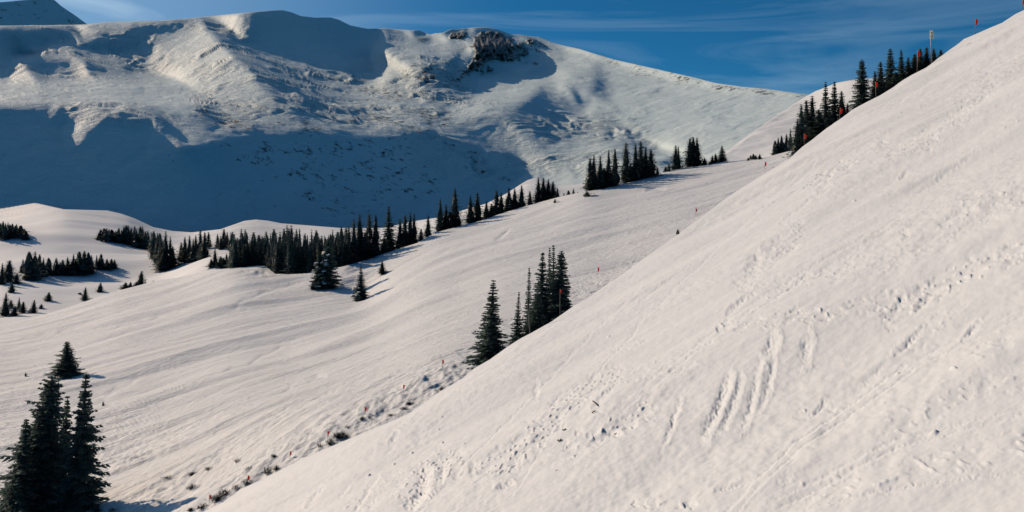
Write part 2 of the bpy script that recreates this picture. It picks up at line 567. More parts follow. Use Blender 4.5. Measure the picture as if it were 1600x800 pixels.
def build_run():
    us = np.concatenate([np.arange(-400, 0, 8.0), np.arange(0, 1262, 1.35), np.arange(1262, 1400, 8.0)])
    vt = edgeB(us)
    vb = np.minimum(860, edgeA(us) + 45)
    vb = np.maximum(vb, vt + 12)
    t = np.linspace(0, 1, 330)
    V = vt[None] + (t ** 1.15)[:, None] * (vb - vt)[None]
    # the run goes on down into the gully behind the brow of the near slope
    ve = np.maximum(np.minimum(edgeA(us) + 330, 1000), vb + 60)
    V = np.vstack([V, vb[None] + (np.linspace(0, 1, 34)[1:])[:, None] * (ve - vb)[None]])
    U = np.broadcast_to(us, V.shape)
    y = np.maximum(WB(U, V), depthA(U, np.maximum(V, edgeA(us)[None])) * 1.12 + 9 + 0.0 * V)
    y = np.where(V > edgeA(us)[None] + 30, y, WB(U, V))
    X, Z = ray(U, V)
    P = np.stack([X * y, y, Z * y], -1)
    x, yy = P[..., 0], P[..., 1]
    near = sstep(330, 90, yy)
    dyr = np.abs(np.gradient(yy, axis=0))

    def att(lam):
        return 1.0 / (1.0 + (4.5 * dyr / lam) ** 4)
    a, c = rot(x, yy, 38)
    gro = sstep(900, 380, U) * sstep(40, 110, yy)           # the lower run is the most carved
    a = a + 9 * fbm(x / 45, yy / 45, 2, 0.5, 131); c = c + 3.5 * fbm(x / 38, yy / 38, 3, 0.5, 133)
    dz = 0.9 * fbm(a / 70, c / 30, 3, 0.5, 101)
    dz += 0.45 * gro * att(7) * fbm(a / 55, c / 8, 2, 0.55, 103)
    dz += (0.08 + 0.20 * gro) * att(3.0) * fbm(a / 22, c / 3.0, 3, 0.6, 107)
    dz += near * att(1.0) * 0.10 * fbm(a / 8, c / 1.1, 3, 0.6, 108)
    a3, c3 = rot(x, yy, 62)
    dz += 0.12 * att(2.5) * fbm(a3 / 12, c3 / 3.0, 3, 0.55, 109) * sstep(-0.1, 0.5, fbm(x / 30, yy / 30, 2, 0.5, 111))
    rough = sstep(-0.5, 0.5, fbm(a / 34, c / 12, 2, 0.5, 113)) * sstep(40, 70, yy)
    dz += (0.4 + 0.6 * near) * att(2.0) * 0.24 * rough * fbm(x / 1.6, yy / 2.6, 3, 0.65, 117)
    dz += near * att(0.9) * 0.08 * fbm(x / 0.7, yy / 0.9, 3, 0.65, 119)
    # carved edges seen in the photograph: long dark lips
    du = 5 * perlin(U / 25, V / 25, 3); dv = 5 * perlin(U / 25, V / 25, 5)
    for p, w, dep in [([(372, 642), (410, 628), (440, 615), (462, 597)], 4, 0.35), ([(478, 590), (512, 580)], 5, 0.3), ([(600, 380), (655, 372), (700, 365)], 4, 0.5),
                      ([(640, 412), (690, 395), (735, 378)], 4, 0.4), ([(570, 480), (620, 450), (690, 415)], 4, 0.35), ([(420, 430), (416, 420)], 5, 0.4),
                      ([(770, 378), (790, 368), (800, 360)], 3, 0.5), ([(1010, 300), (1040, 290)], 3, 0.6), ([(1165, 298), (1190, 280)], 3, 0.5),
                      ([(300, 690), (380, 668), (480, 650)], 3, 0.1), ([(250, 735), (320, 722), (378, 710)], 3, 0.12), ([(250, 762), (300, 750)], 3, 0.12),
                      ([(0, 540), (120, 505), (240, 470)], 4, 0.4), ([(150, 520), (260, 490), (330, 465)], 4, 0.4), ([(60, 640), (160, 610), (260, 570)], 4, 0.3),
                      ([(340, 490), (420, 455), (480, 440)], 4, 0.5), ([(300, 600), (390, 565), (470, 520)], 4, 0.3)]:
        k = (U > min(q[0] for q in p) - 5 * w) & (U < max(q[0] for q in p) + 5 * w) & (V > min(q[1] for q in p) - 5 * w) & (V < max(q[1] for q in p) + 5 * w)
        d, side, tt = seg_dist(U[k] + du[k], V[k] + dv[k], p)
        dz[k] -= 0.6 * dep * np.exp(-(d / (0.9 * w)) ** 2) * np.sin(np.pi * np.clip(tt, 0, 1))
    knob = np.exp(-(((U - 408) / 26) ** 2 + ((V - 424) / 13) ** 2))
    dz += 0.6 * knob * fbm(x / 5, yy / 5, 3, 0.6, 121)
    fade = sstep(0, 10, V - vt[None]) * 0.8 + 0.2
    P[..., 2] += dz * fade
    GROUND['B'] = (us, P)
    ss = np.array([1, 3, 6, 10, 16, 24, 36, 60, 100])
    Rr = np.stack([np.moveaxis(rollB(us, s), 0, -1) for s in ss[::-1]], 0)
    Rr[..., 2] += (dz[0] * 0.2)[None] * np.exp(-ss[::-1] / 8)[:, None]
    o = link('ski_run', grid_mesh('ski_run', np.concatenate([Rr, P], 0)), M_RUN)
    tag(o, kind='structure')


build_run()

# --- valley floor and drifts behind the run
WC = TPS([(-200, 500, 330), (0, 500, 300), (0, 440, 385), (200, 440, 400), (0, 372, 640), (-200, 380, 640), (100, 332, 860), (200, 392, 560), (300, 364, 900),
          (400, 346, 1000), (450, 425, 300), (530, 405, 290), (480, 354, 900), (250, 425, 420), (560, 358, 800), (650, 346, 780),
          (720, 332, 780), (820, 287, 800), (870, 293, 640), (912, 289, 640), (700, 362, 320), (850, 313, 340), (640, 392, 285), (960, 286, 640), (330, 420, 330), (200, 345, 880), (120, 410, 480)])
edgeC = poly_curve([(-400, 300), (-100, 304), (0, 311), (60, 318), (100, 327), (168, 329), (190, 334), (210, 341), (240, 355), (270, 361), (300, 363), (345, 358),
                    (362, 352), (382, 345), (400, 343), (420, 345), (440, 349), (480, 352), (530, 356), (600, 356), (650, 345), (690, 339), (725, 328),
                    (760, 318), (790, 303), (815, 287), (825, 281), (836, 278), (850, 283), (870, 291), (912, 287), (960, 284), (1000, 284), (1100, 280)])


def depthC(u, v):
    e = edgeB(u)
    return np.maximum(WC(u, v), WB(u, e) + 14 + 0.8 * np.clip(e - v, -30, 40) + 10)


def surfC(u, v):
    return foot('C', u, v)


def build_valley():
    us = np.concatenate([np.arange(-400, 0, 8.0), np.arange(0, 1000, 2.0), np.arange(1000, 1100, 10.0)])
    vt = edgeC(us)
    vb = np.maximum(edgeB(us) + 30, vt + 12)
    t = np.linspace(0, 1, 120)
    V = vt[None] + t[:, None] * (vb - vt)[None]
    U = np.broadcast_to(us, V.shape)
    y = depthC(U, V)
    X, Z = ray(U, V)
    P = np.stack([X * y, y, Z * y], -1)
    x, yy = P[..., 0], P[..., 1]
    a, c = rot(x, yy, 30)
    dyr = np.abs(np.gradient(yy, axis=0))
    dz = 3.6 * fbm(a / 150, c / 90, 2, 0.45, 201) / (1 + (2.5 * dyr / 80) ** 4) + 0.4 * fbm(a / 40, c / 28, 2, 0.5, 205) / (1 + (3 * dyr / 24) ** 4)
    # wooded knoll at the left and the drift whose lee side lies in shade
    kn = np.exp(-(((U - 0) / 45) ** 2 + ((V - 372) / 14) ** 2))
    dz += 5.0 * kn
    fade = sstep(0, 12, V - vt[None]) * sstep(0, 12, vb[None] - V)
    P[..., 2] += dz * fade
    GROUND['C'] = (us, P)
    ss = np.array([4, 10, 20, 35, 60, 100, 160])
    Rr = []
    for s in ss[::-1]:
        v = vt; yb = depthC(us, v) + s; Xr, Zr = ray(us, v)
        Rr.append(np.stack([Xr * yb, yb, Zr * yb - 0.02 * s - 0.003 * s * s], -1))
    o = link('valley_floor', grid_mesh('valley_floor', np.concatenate([np.stack(Rr), P], 0)), M_VALLEY)
    tag(o, kind='structure')


build_valley()

# --- the big mountain: relief integrated from the lie of its faces (lee faces steep and turned from the sun)
edgeD = poly_curve([(-400, 52), (-200, 46), (0, 40), (100, 39), (135, 38), (170, 34), (250, 32), (300, 28), (360, 22), (400, 18), (440, 15.5), (455, 19),
                    (470, 25), (490, 27.5), (516, 27), (530, 31), (548, 40), (575, 45), (600, 44), (640, 47), (653, 47), (673, 54), (680, 52),
                    (693, 51), (703, 46), (720, 45), (738, 43), (760, 42), (775, 45), (800, 54), (812, 54), (825, 56), (843, 58), (865, 67),
                    (880, 71), (905, 76), (930, 84), (960, 93), (1000, 102), (1040, 111), (1080, 120), (1120, 130), (1160, 135.5), (1200, 139),
                    (1250, 146), (1300, 150), (1400, 158), (1800, 190)])
SHADE = [
    [(400, 12), (460, 12), (560, 30), (586, 46), (589, 58), (590, 75), (578, 84), (584, 96), (592, 108), (580, 112), (530, 109), (490, 101), (460, 94), (440, 88), (420, 80), (398, 80), (382, 66), (388, 45)],
    [(-300, 48), (0, 47), (60, 46), (110, 47), (108, 66), (85, 70), (60, 75), (30, 80), (8, 115), (-300, 125)],
    [(128, 70), (165, 55), (215, 53), (235, 63), (225, 80), (190, 86), (140, 83), (120, 76)],
    [(200, 41), (250, 36), (300, 30), (320, 28), (285, 38), (268, 48), (245, 57), (215, 50)],
    [(45, 101), (80, 92), (118, 97), (105, 105), (60, 105)], [(24, 75), (60, 71), (64, 84), (25, 85)],
    [(-300, 172), (0, 170), (60, 170), (110, 172), (101, 200), (104, 229), (122, 224), (140, 203), (160, 188), (200, 184), (240, 187), (262, 206), (275, 224), (284, 230),
     (312, 226), (350, 216), (400, 206), (440, 207), (480, 205), (520, 208), (560, 212), (600, 213), (640, 206), (670, 208), (700, 214), (740, 227), (780, 246), (808, 260),
     (822, 272), (800, 300), (740, 345), (700, 420), (-300, 420)],
    [(738, 60), (775, 44), (800, 54), (815, 60), (840, 75), (848, 85), (858, 100), (862, 107), (840, 112), (825, 116), (805, 113), (790, 110), (765, 114), (740, 121), (724, 113), (735, 95)],
    [(640, 60), (655, 48), (673, 54), (673, 66), (655, 67)], [(695, 65), (703, 47), (735, 48), (735, 57), (715, 62)],
    [(885, 134), (896, 138), (905, 146), (912, 160), (905, 163), (897, 147)],
]
BRIGHT = [  # wind-packed banks that face the sun
    ([(-300, 130), (0, 133), (100, 132), (200, 125), (262, 122), (300, 140), (335, 166), (200, 168), (60, 152), (-300, 150)], 0.7),
    ([(590, 50), (690, 62), (735, 62), (720, 90), (640, 105), (600, 100)], 0.5),
    ([(860, 108), (880, 88), (905, 85), (935, 105), (925, 135), (860, 130), (800, 165), (700, 178), (720, 160), (800, 130)], 0.9),
    ([(940, 100), (1050, 130), (1150, 152), (1260, 155), (1260, 240), (1100, 240), (1020, 215), (960, 170)], 1.0),
    
    ([(330, 30), (390, 25), (370, 60), (320, 80), (250, 120), (200, 120)], 0.12),
    ([(-300, 285), (40, 285), (85, 300), (60, 330), (-300, 340)], 0.4),
]
ROCK = [  # polygon, amount
    ([(748, 48), (790, 50), (812, 66), (832, 84), (820, 92), (795, 97), (770, 90)], 0.6), ([(722, 98), (750, 94), (778, 108), (760, 119), (732, 115)], 0.6), ([(698, 70), (728, 64), (737, 80), (715, 90)], 0.46),
    ([(733, 66), (750, 48), (765, 42), (785, 50), (800, 60), (804, 75), (800, 94), (770, 94), (750, 98), (735, 111), (727, 100), (738, 88), (737, 75)], 0.70),
    ([(695, 64), (703, 47), (735, 48), (735, 58), (715, 61)], 0.68), ([(640, 60), (655, 47), (674, 54), (672, 67), (655, 67)], 0.5),
    ([(808, 62), (815, 56), (840, 58), (868, 74), (862, 85), (845, 88), (835, 80), (820, 70)], 0.58),
    ([(800, 90), (825, 95), (847, 97), (840, 104), (815, 102), (798, 98)], 0.68), ([(590, 43), (690, 50), (690, 56), (640, 50), (590, 47)], 0.42),
    ([(600, 105), (660, 95), (720, 100), (740, 118), (700, 145), (640, 125)], 0.5), ([(640, 110), (690, 92), (720, 92), (700, 104)], 0.6),
    ([(860, 70), (930, 83), (1040, 110), (1130, 131), (1260, 146), (1260, 153), (1180, 150), (1130, 147), (1080, 136), (1030, 127), (1000, 121), (975, 112), (940, 97), (900, 86)], 0.46),
    ([(560, 130), (700, 150), (720, 210), (600, 215), (540, 190)], 0.42), ([(300, 165), (480, 180), (520, 215), (400, 208), (320, 195)], 0.43),
    ([(0, 152), (160, 160), (240, 185), (160, 186), (100, 172), (0, 168)], 0.37), ([(640, 205), (720, 215), (820, 262), (800, 290), (700, 260)], 0.36),
    ([(360, 85), (470, 95), (560, 112), (480, 130), (380, 110)], 0.31), ([(1185, 225), (1205, 200), (1240, 180), (1235, 195), (1205, 225)], 0.45),
    ([(780, 180), (960, 180), (1010, 215), (900, 250), (820, 225)], 0.31), ([(540, 80), (580, 60), (590, 110), (560, 105)], 0.2),
    ([(300, 220), (420, 215), (640, 215), (700, 300), (520, 345), (440, 280)], 0.40), ([(-300, 240), (260, 230), (500, 250), (700, 300), (600, 345), (-300, 330)], 0.25),
]
ROUGH = [([(0, 42), (300, 28), (400, 30), (400, 90), (250, 120), (0, 130)], 0.6), ([(300, 90), (560, 112), (740, 125), (720, 215), (520, 208), (300, 200)], 1.0),
         ([(0, 150), (200, 165), (300, 195), (0, 172)], 1.0), ([(760, 150), (1000, 190), (1040, 260), (820, 270), (720, 215)], 0.6),
         ([(590, 80), (730, 90), (740, 150), (600, 130)], 1.0), ([(620, 205), (760, 225), (830, 285), (760, 300), (640, 260)], 0.8)]


def dctpoisson(div):
    """Neumann Poisson solve by mirrored FFT"""
    n, m = div.shape
    a = np.block([[div, div[:, ::-1]], [div[::-1], div[::-1, ::-1]]])
    fa = np.fft.fft2(a)
    ky = 2 * np.cos(2 * np.pi * np.arange(2 * n) / (2 * n)) - 2
    kx = 2 * np.cos(2 * np.pi * np.arange(2 * m) / (2 * m)) - 2
    den = ky[:, None] + kx[None]
    den[0, 0] = 1
    fa = fa / den
    fa[0, 0] = 0
    return np.real(np.fft.ifft2(fa))[:n, :m]


def solve_relief(DST, iters):
    """depth of the mountain face such that its faces lie to or away from the sun as in the shade and bank outlines"""
    DU = np.arange(-400, 1480, DST); DV = np.arange(-4, 440, DST)
    UU, VV = np.meshgrid(DU, DV)
    wu = 3 * perlin(UU / 18, VV / 10, 71) + 1.5 * perlin(UU / 6, VV / 4, 72)
    wv = 2.5 * perlin(UU / 18, VV / 10, 73) + 1.2 * perlin(UU / 6, VV / 4, 74)
    S = np.zeros(UU.shape)
    for p in SHADE: S = np.maximum(S, poly_mask(UU + wu, VV + wv, p))
    Bm = np.zeros(UU.shape)
    for p, a in BRIGHT: Bm = np.maximum(Bm, a * poly_mask(UU + wu, VV + wv, p))
    k = max(1, int(round(6 / DST)))
    Bm = blur(Bm, k) * (1 - S)
    Zr = (V0 - VV) / F; Xr = (UU - U0) / F
    Rg = np.zeros(UU.shape)
    for p, a in ROUGH: Rg = np.maximum(Rg, a * poly_mask(UU + 3 * wu, VV + 3 * wv, p))
    Rg = blur(Rg, k)
    T = np.where(S > 0.5, -0.18, 0.16 - 0.055 * Rg * (1 - Bm) + 0.34 * Bm)          # wanted cosine between surface and sun
    wS = blur(S, k)
    W = 1.0 + 8.0 * S + 3.0 * Bm + 5.0 * (1 - S) * sstep(0.01, 0.1, wS)
    W = W * (1 - 0.85 * sstep(330, 360, VV)) * (1 - 0.9 * sstep(1260, 1320, UU)) * (1 - 0.8 * sstep(-160, -260, UU))
    wu_ = 0.5 * (W[:, 1:] + W[:, :-1]); wv_ = 0.5 * (W[1:] + W[:-1])

    def dv_(a, b):
        d = np.zeros(UU.shape)
        d[:, :-1] += a; d[:, 1:] -= a; d[:-1] += b; d[1:] -= b
        return d

    def Aop(z):
        return dv_(wu_ * np.diff(z, axis=1), wv_ * np.diff(z, axis=0))
    c = np.where(S > 0.5, -1.0, 0.9 * Bm)
    low = np.interp(UU, [-400, 0, 240, 300, 520, 640, 820, 910, 1100, 1240], [330, 330, 360, 365, 350, 340, 285, 280, 245, 235])
    vis = (VV > edgeD(UU)) & (VV < low) & (UU > -170) & (UU < 1260)
    W = np.where(VV > low + 12, 0.25 * W, W)
    q = None; best = (9, None)
    for outer in range(iters):
        neg = np.clip(-c, 0, None); pos = np.clip(c, 0, None)
        sl = 15 + 25 * neg + 9 * pos
        sl = np.clip(sl, 6, 52)
        az = np.radians(np.clip(-14 + 58 * neg - 52 * pos, -88, 85))
        G = np.tan(np.radians(sl))
        gx, gy = -G * np.sin(az), G * np.cos(az)
        den = np.maximum(gy + gx * Xr - Zr, 0.05)
        qv = np.clip(-1.0 / (F * den), -0.011, -0.0002); qu = np.clip(-(gx / F) / den, -0.005, 0.005)
        gu = 0.5 * (qu[:, 1:] + qu[:, :-1]) * DST; gv = 0.5 * (qv[1:] + qv[:-1]) * DST
        b = dv_(wu_ * gu, wv_ * gv)
        if q is None: q = dctpoisson(dv_(gu, gv))
        r = b - Aop(q); zz = dctpoisson(r); pp = zz.copy(); rz = (r * zz).sum()
        for it in range(25 if outer in (0, iters - 1) else 10):
            Ap = Aop(pp); al = rz / (pp * Ap).sum()
            q = q + al * pp; r = r - al * Ap
            zz = dctpoisson(r); rz2 = (r * zz).sum(); pp = zz + (rz2 / rz) * pp; rz = rz2
        j0 = int((100 - DU[0]) / DST); i0 = int((330 - DV[0]) / DST)
        q = q + math.log(1250) - q[i0, j0]
        y = np.exp(q)
        P = np.stack([Xr * y, y, Zr * y], -1)
        n = np.cross(np.gradient(P, axis=1), np.gradient(P, axis=0)); n /= np.linalg.norm(n, axis=-1, keepdims=True)
        n *= np.where(n[..., 2:] < 0, -1, 1)
        nL = n @ SUN_DIR
        cast = np.zeros(UU.shape, bool)
        for tt in 25 * 1.2 ** np.arange(24):
            Q = P + tt * SUN_DIR
            uq = U0 + F * Q[..., 0] / Q[..., 1]; vq = V0 - F * Q[..., 2] / Q[..., 1]
            ok = (uq > DU[0]) & (uq < DU[-1]) & (vq > edgeD(uq)) & (vq < DV[-1])
            fj = np.clip((uq - DU[0]) / DST, 0, len(DU) - 1.001); fi = np.clip((vq - DV[0]) / DST, 0, len(DV) - 1.001)
            jj = fj.astype(int); ii = fi.astype(int); fj = fj - jj; fi = fi - ii
            qs = (q[ii, jj] * (1 - fj) + q[ii, jj + 1] * fj) * (1 - fi) + (q[ii + 1, jj] * (1 - fj) + q[ii + 1, jj + 1] * fj) * fi
            cast |= ok & (np.log(np.maximum(Q[..., 1], 1)) > qs + 0.004)
        e = T - nL
        miss = ((((nL > 0.03) & ~cast) != (S < 0.5)) & vis).sum() / vis.sum()
        miss = miss + 0.9 * np.abs(T - nL)[vis & (S < 0.5)].mean()
        if miss < best[0]: best = (miss, q.copy())
        e = np.where((S > 0.5) & (nL < -0.03), 0, e)
        e = np.where((S > 0.5) & cast, 0.3 * e, e)
        e = np.where((S < 0.5) & cast, np.maximum(e, 0.15), e)
        c = np.clip(c + 0.25 * np.where(vis, e, 0), -2.0, 0.9)
        c = 0.9 * c + 0.1 * blur(c, 1)
    print('relief mismatch', best[0])
    q = best[1]
    return q, (UU, VV, nL, cast, S, T, P)


DST = 2.0
DU = np.arange(-400, 1472, DST); DV = np.arange(-4, 432, DST)


def build_mountain():
    UU, VV = np.meshgrid(DU, DV)
    wu = 3 * perlin(UU / 18, VV / 10, 71) + 1.5 * perlin(UU / 6, VV / 4, 72)
    wv = 2.5 * perlin(UU / 18, VV / 10, 73) + 1.2 * perlin(UU / 6, VV / 4, 74)
    q4, inf = solve_relief(4.0, 30)
    cu, cv = inf[0][0], inf[1][:, 0]
    q = np.stack([np.interp(DU, cu, row) for row in q4])
    q = np.stack([np.interp(DV, cv, q[:, k]) for k in range(q.shape[1])], 1)
    q = blur(q, 1)
    # mesh
    us = np.concatenate([np.arange(-400, 0, 8.0), np.arange(0, 1300, 1.6), np.arange(1300, 1470, 10.0)])
    vt = edgeD(us)
    vb = np.full(us.shape, 425.0)
    vb = np.where(us > 520, np.interp(us, [520, 640, 900, 1470], [425, 400, 330, 300]), vb)
    t = np.linspace(0, 1, 260)
    V = vt[None] + t[:, None] * (vb - vt)[None]
    U = np.broadcast_to(us, V.shape)

    def samp(A, u, v):
        fu = np.clip((u - DU[0]) / DST, 0, len(DU) - 1.001); fv = np.clip((v - DV[0]) / DST, 0, len(DV) - 1.001)
        i = fv.astype(int); j = fu.astype(int); b = fv - i; a = fu - j
        return (A[i, j] * (1 - a) + A[i, j + 1] * a) * (1 - b) + (A[i + 1, j] * (1 - a) + A[i + 1, j + 1] * a) * b
    Q = samp(q, U, V)
    R = np.zeros(UU.shape); Rg = np.zeros(UU.shape)
    ju = 5 * perlin(UU / 7, VV / 7, 75) + 3 * perlin(UU / 3.5, VV / 3.5, 77); jv = 5 * perlin(UU / 7, VV / 7, 76) + 3 * perlin(UU / 3.5, VV / 3.5, 78)
    for p, a in ROCK: R = np.maximum(R, a * poly_mask(UU + 1.3 * wu + ju, VV + wv + jv, p))
    for p, a in ROUGH: Rg = np.maximum(Rg, a * poly_mask(UU + wu * 3, VV + wv * 3, p))
    R = samp(blur(R, 1), U, V); R = np.where(R < 0.6, R * (0.72 + 0.45 * sstep(-0.5, 0.6, fbm(U / 42, V / 16, 3, 0.6, 341))), R); Rg = samp(blur(Rg, 5), U, V)
    y = np.exp(Q)
    X, Z = ray(U, V)
    # cliff bands: rock stands out towards the viewer in ribs
    cl = sstep(0.55, 0.66, R)
    x0 = X * y
    y = y - cl * 34 * (fbm(U / 9, V / 14, 5, 0.65, 301, True)) * (y / 2500)
    P = np.stack([X * y, y, Z * y], -1)
    x, yy = P[..., 0], P[..., 1]
    a, c = rot(x, yy, -25)
    mid = sstep(0, 6, V - vt[None])
    a = a + 60 * fbm(x / 170, yy / 170, 3, 0.6, 321); c = c + 45 * fbm(x / 150, yy / 150, 3, 0.6, 327)
    patch = sstep(-0.4, 0.7, fbm(a / 260, c / 140, 3, 0.55, 331))
    dz = 2.6 * fbm(a / 190, c / 140, 3, 0.5, 303)
    dz += (1.1 + 9.0 * Rg * patch) * fbm(a / 80, c / 65, 3, 0.55, 307)
    P[..., 2] += dz * (0.15 + 0.85 * mid)
    rows = []
    for s in (600, 300, 150, 70, 30, 12):
        yb = y[0] + s; Xr_, Zr_ = ray(us, vt)
        rows.append(np.stack([Xr_ * yb, yb, Zr_ * yb - 0.1 * s - 0.0006 * s * s], -1))
    rows = np.stack(rows)
    rows[..., 2] += (dz[0] * 0.15)[None]
    PP = np.concatenate([rows, P], 0)
    me = grid_mesh('mountain', PP)
    set_attr(me, 'rock', np.concatenate([np.zeros((6, len(us))), R], 0))
    set_attr(me, 'rough', np.concatenate([np.zeros((6, len(us))), 0.22 + Rg * (0.3 + 0.7 * patch)], 0))
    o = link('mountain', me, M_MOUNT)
    tag(o, kind='structure')
    print('mountain depth', y[0].min(), y[0].max(), y[-1].min(), y[-1].max(), 'at u=0,400,800,1200 top', [round(float(np.interp(k, us, y[0]))) for k in (0, 400, 800, 1200)],
          'bottom', [round(float(np.interp(k, us, y[-1]))) for k in (0, 400, 800, 1200)])


build_mountain()


def sheet(name, ctrl, edge, bottom, urange, step, rows, mat, dzf, back, kind='structure', rock=None):
    W = TPS(ctrl)
    us = np.arange(urange[0], urange[1], step)
    vt = edge(us)
    t = np.linspace(0, 1, rows)
    V = vt[None] + t[:, None] * (bottom(us) - vt)[None]
    U = np.broadcast_to(us, V.shape)
    y = W(U, V); X, Z = ray(U, V)
    P = np.stack([X * y, y, Z * y], -1)
    dz = dzf(P[..., 0], P[..., 1], U, V) * (0.1 + 0.9 * sstep(0, 8, V - vt[None]))
    P[..., 2] += dz
    R = []
    for s in back[::-1]:
        yb = y[0] + s; Xr, Zr = ray(us, vt)
        R.append(np.stack([Xr * yb, yb, Zr * yb - 0.1 * s - 0.002 * s * s + dz[0]], -1))
    me = grid_mesh(name, np.concatenate([np.stack(R), P], 0))
    if rock is not None:
        set_attr(me, 'rock', np.concatenate([np.zeros((len(back), len(us))), rock(U, V)], 0))
        set_attr(me, 'rough', np.full((len(back) + rows, len(us)), 0.6))
    o = link(name, me, mat)
    tag(o, kind=kind)
    return W


# --- the smooth snow hill behind the upper trees
sheet('snow_hill', [(1255, 153, 760), (1330, 126, 700), (1130, 236, 520), (1160, 250, 470), (1240, 245, 430), (1400, 200, 480), (1500, 120, 640), (1240, 200, 560), (1620, 120, 640), (1400, 260, 400)],
      poly_curve([(1095, 262), (1130, 240), (1165, 214), (1200, 190), (1230, 170), (1255, 153), (1275, 142), (1309, 129), (1325, 126), (1340, 124), (1400, 119), (1500, 118), (1620, 118)]),
      lambda u: np.full(u.shape, 285.0), (1095, 1620), 2.0, 90, M_VALLEY,
      lambda x, y, U, V: 1.2 * fbm(x / 60, y / 45, 3, 0.5, 401) + 0.3 * fbm(x / 14, y / 14, 3, 0.5, 403), [3, 8, 16, 30, 60])

# --- the farther peak at the top left
pk = poly_curve([(-400, 30), (-200, 14), (0, 3.5), (30, 1), (62, -2), (85, 0), (95, 9), (108, 18), (120, 26), (135, 37), (150, 46), (220, 70)])
sheet('far_peak', [(-400, 60, 3600), (-100, 60, 4000), (0, 50, 4200), (75, 45, 4400), (140, 45, 4650), (75, -2, 4560), (0, 3, 4340), (-400, 30, 3700), (220, 70, 4900), (110, 20, 4600)],
      pk, lambda u: np.maximum(pk(u) + 10, 75.0), (-400, 220), 2.0, 50, M_FAR,
      lambda x, y, U, V: 14 * fbm(x / 220, y / 220, 4, 0.55, 411), [40, 120, 300, 700],
      rock=lambda U, V: 0.36 - 0.9 * blur(poly_mask(U, V, [(62, 41), (70, 25), (84, 12), (92, 10), (90, 22), (80, 32), (85, 41)]), 1))

# --- base ground that carries everything, out to the horizon
gm = bpy.data.meshes.new('ground')
gv = []; gf = []
for i in range(33):
    for j in range(33):
        gv.append((-16000 + 1000 * j, -8000 + 1000 * i, -190.0))
for i in range(32):
    for j in range(32):
        k = i * 33 + j
        gf.append((k, k + 1, k + 34, k + 33))
gm.from_pydata(gv, [], gf)
tag(link('ground', gm, M_VALLEY), kind='structure')
# ------------------------------------------------------------------ TREES
def translucent(mat, amount, col):
    t = mat.node_tree; b = t.nodes['Principled BSDF']; out = t.nodes['Material Output']
    tr = N(t, 'ShaderNodeBsdfTranslucent'); tr.inputs[0].default_value = col + (1,)
    mx = N(t, 'ShaderNodeMixShader'); mx.inputs[0].default_value = amount
    t.links.new(b.outputs[0], mx.inputs[1]); t.links.new(tr.outputs[0], mx.inputs[2]); t.links.new(mx.outputs[0], out.inputs[0])


translucent(M_NEEDLE, 0.35, (0.10, 0.17, 0.15))
translucent(M_ORANGE, 0.5, (1.0, 0.20, 0.11))
translucent(M_BOARD, 0.65, (0.82, 0.83, 0.84))
def tube(pts, radii, n=6):
    pts = [np.array(p, float) for p in pts]
    V = []; T = []
    for i, (p, r) in enumerate(zip(pts, radii)):
        d = pts[min(i + 1, len(pts) - 1)] - pts[max(i - 1, 0)]
        d = d / np.linalg.norm(d)
        a = np.cross(d, [0.3, 1, 0.2]); a /= np.linalg.norm(a); b = np.cross(d, a)
        for k in range(n):
            t = 2 * math.pi * k / n
            V.append(p + r * (math.cos(t) * a + math.sin(t) * b))
    for i in range(len(pts) - 1):
        for k in range(n):
            k2 = (k + 1) % n
            T.append((i * n + k, i * n + k2, (i + 1) * n + k2)); T.append((i * n + k, (i + 1) * n + k2, (i + 1) * n + k))
    c0 = len(V); V.append(pts[0]); V.append(pts[-1])
    for k in range(n):
        k2 = (k + 1) % n
        T.append((c0, k2, k)); T.append((c0 + 1, (len(pts) - 1) * n + k, (len(pts) - 1) * n + k2))
    return V, T


BASE_R = 0.17      # crown radius of a variant of height 1


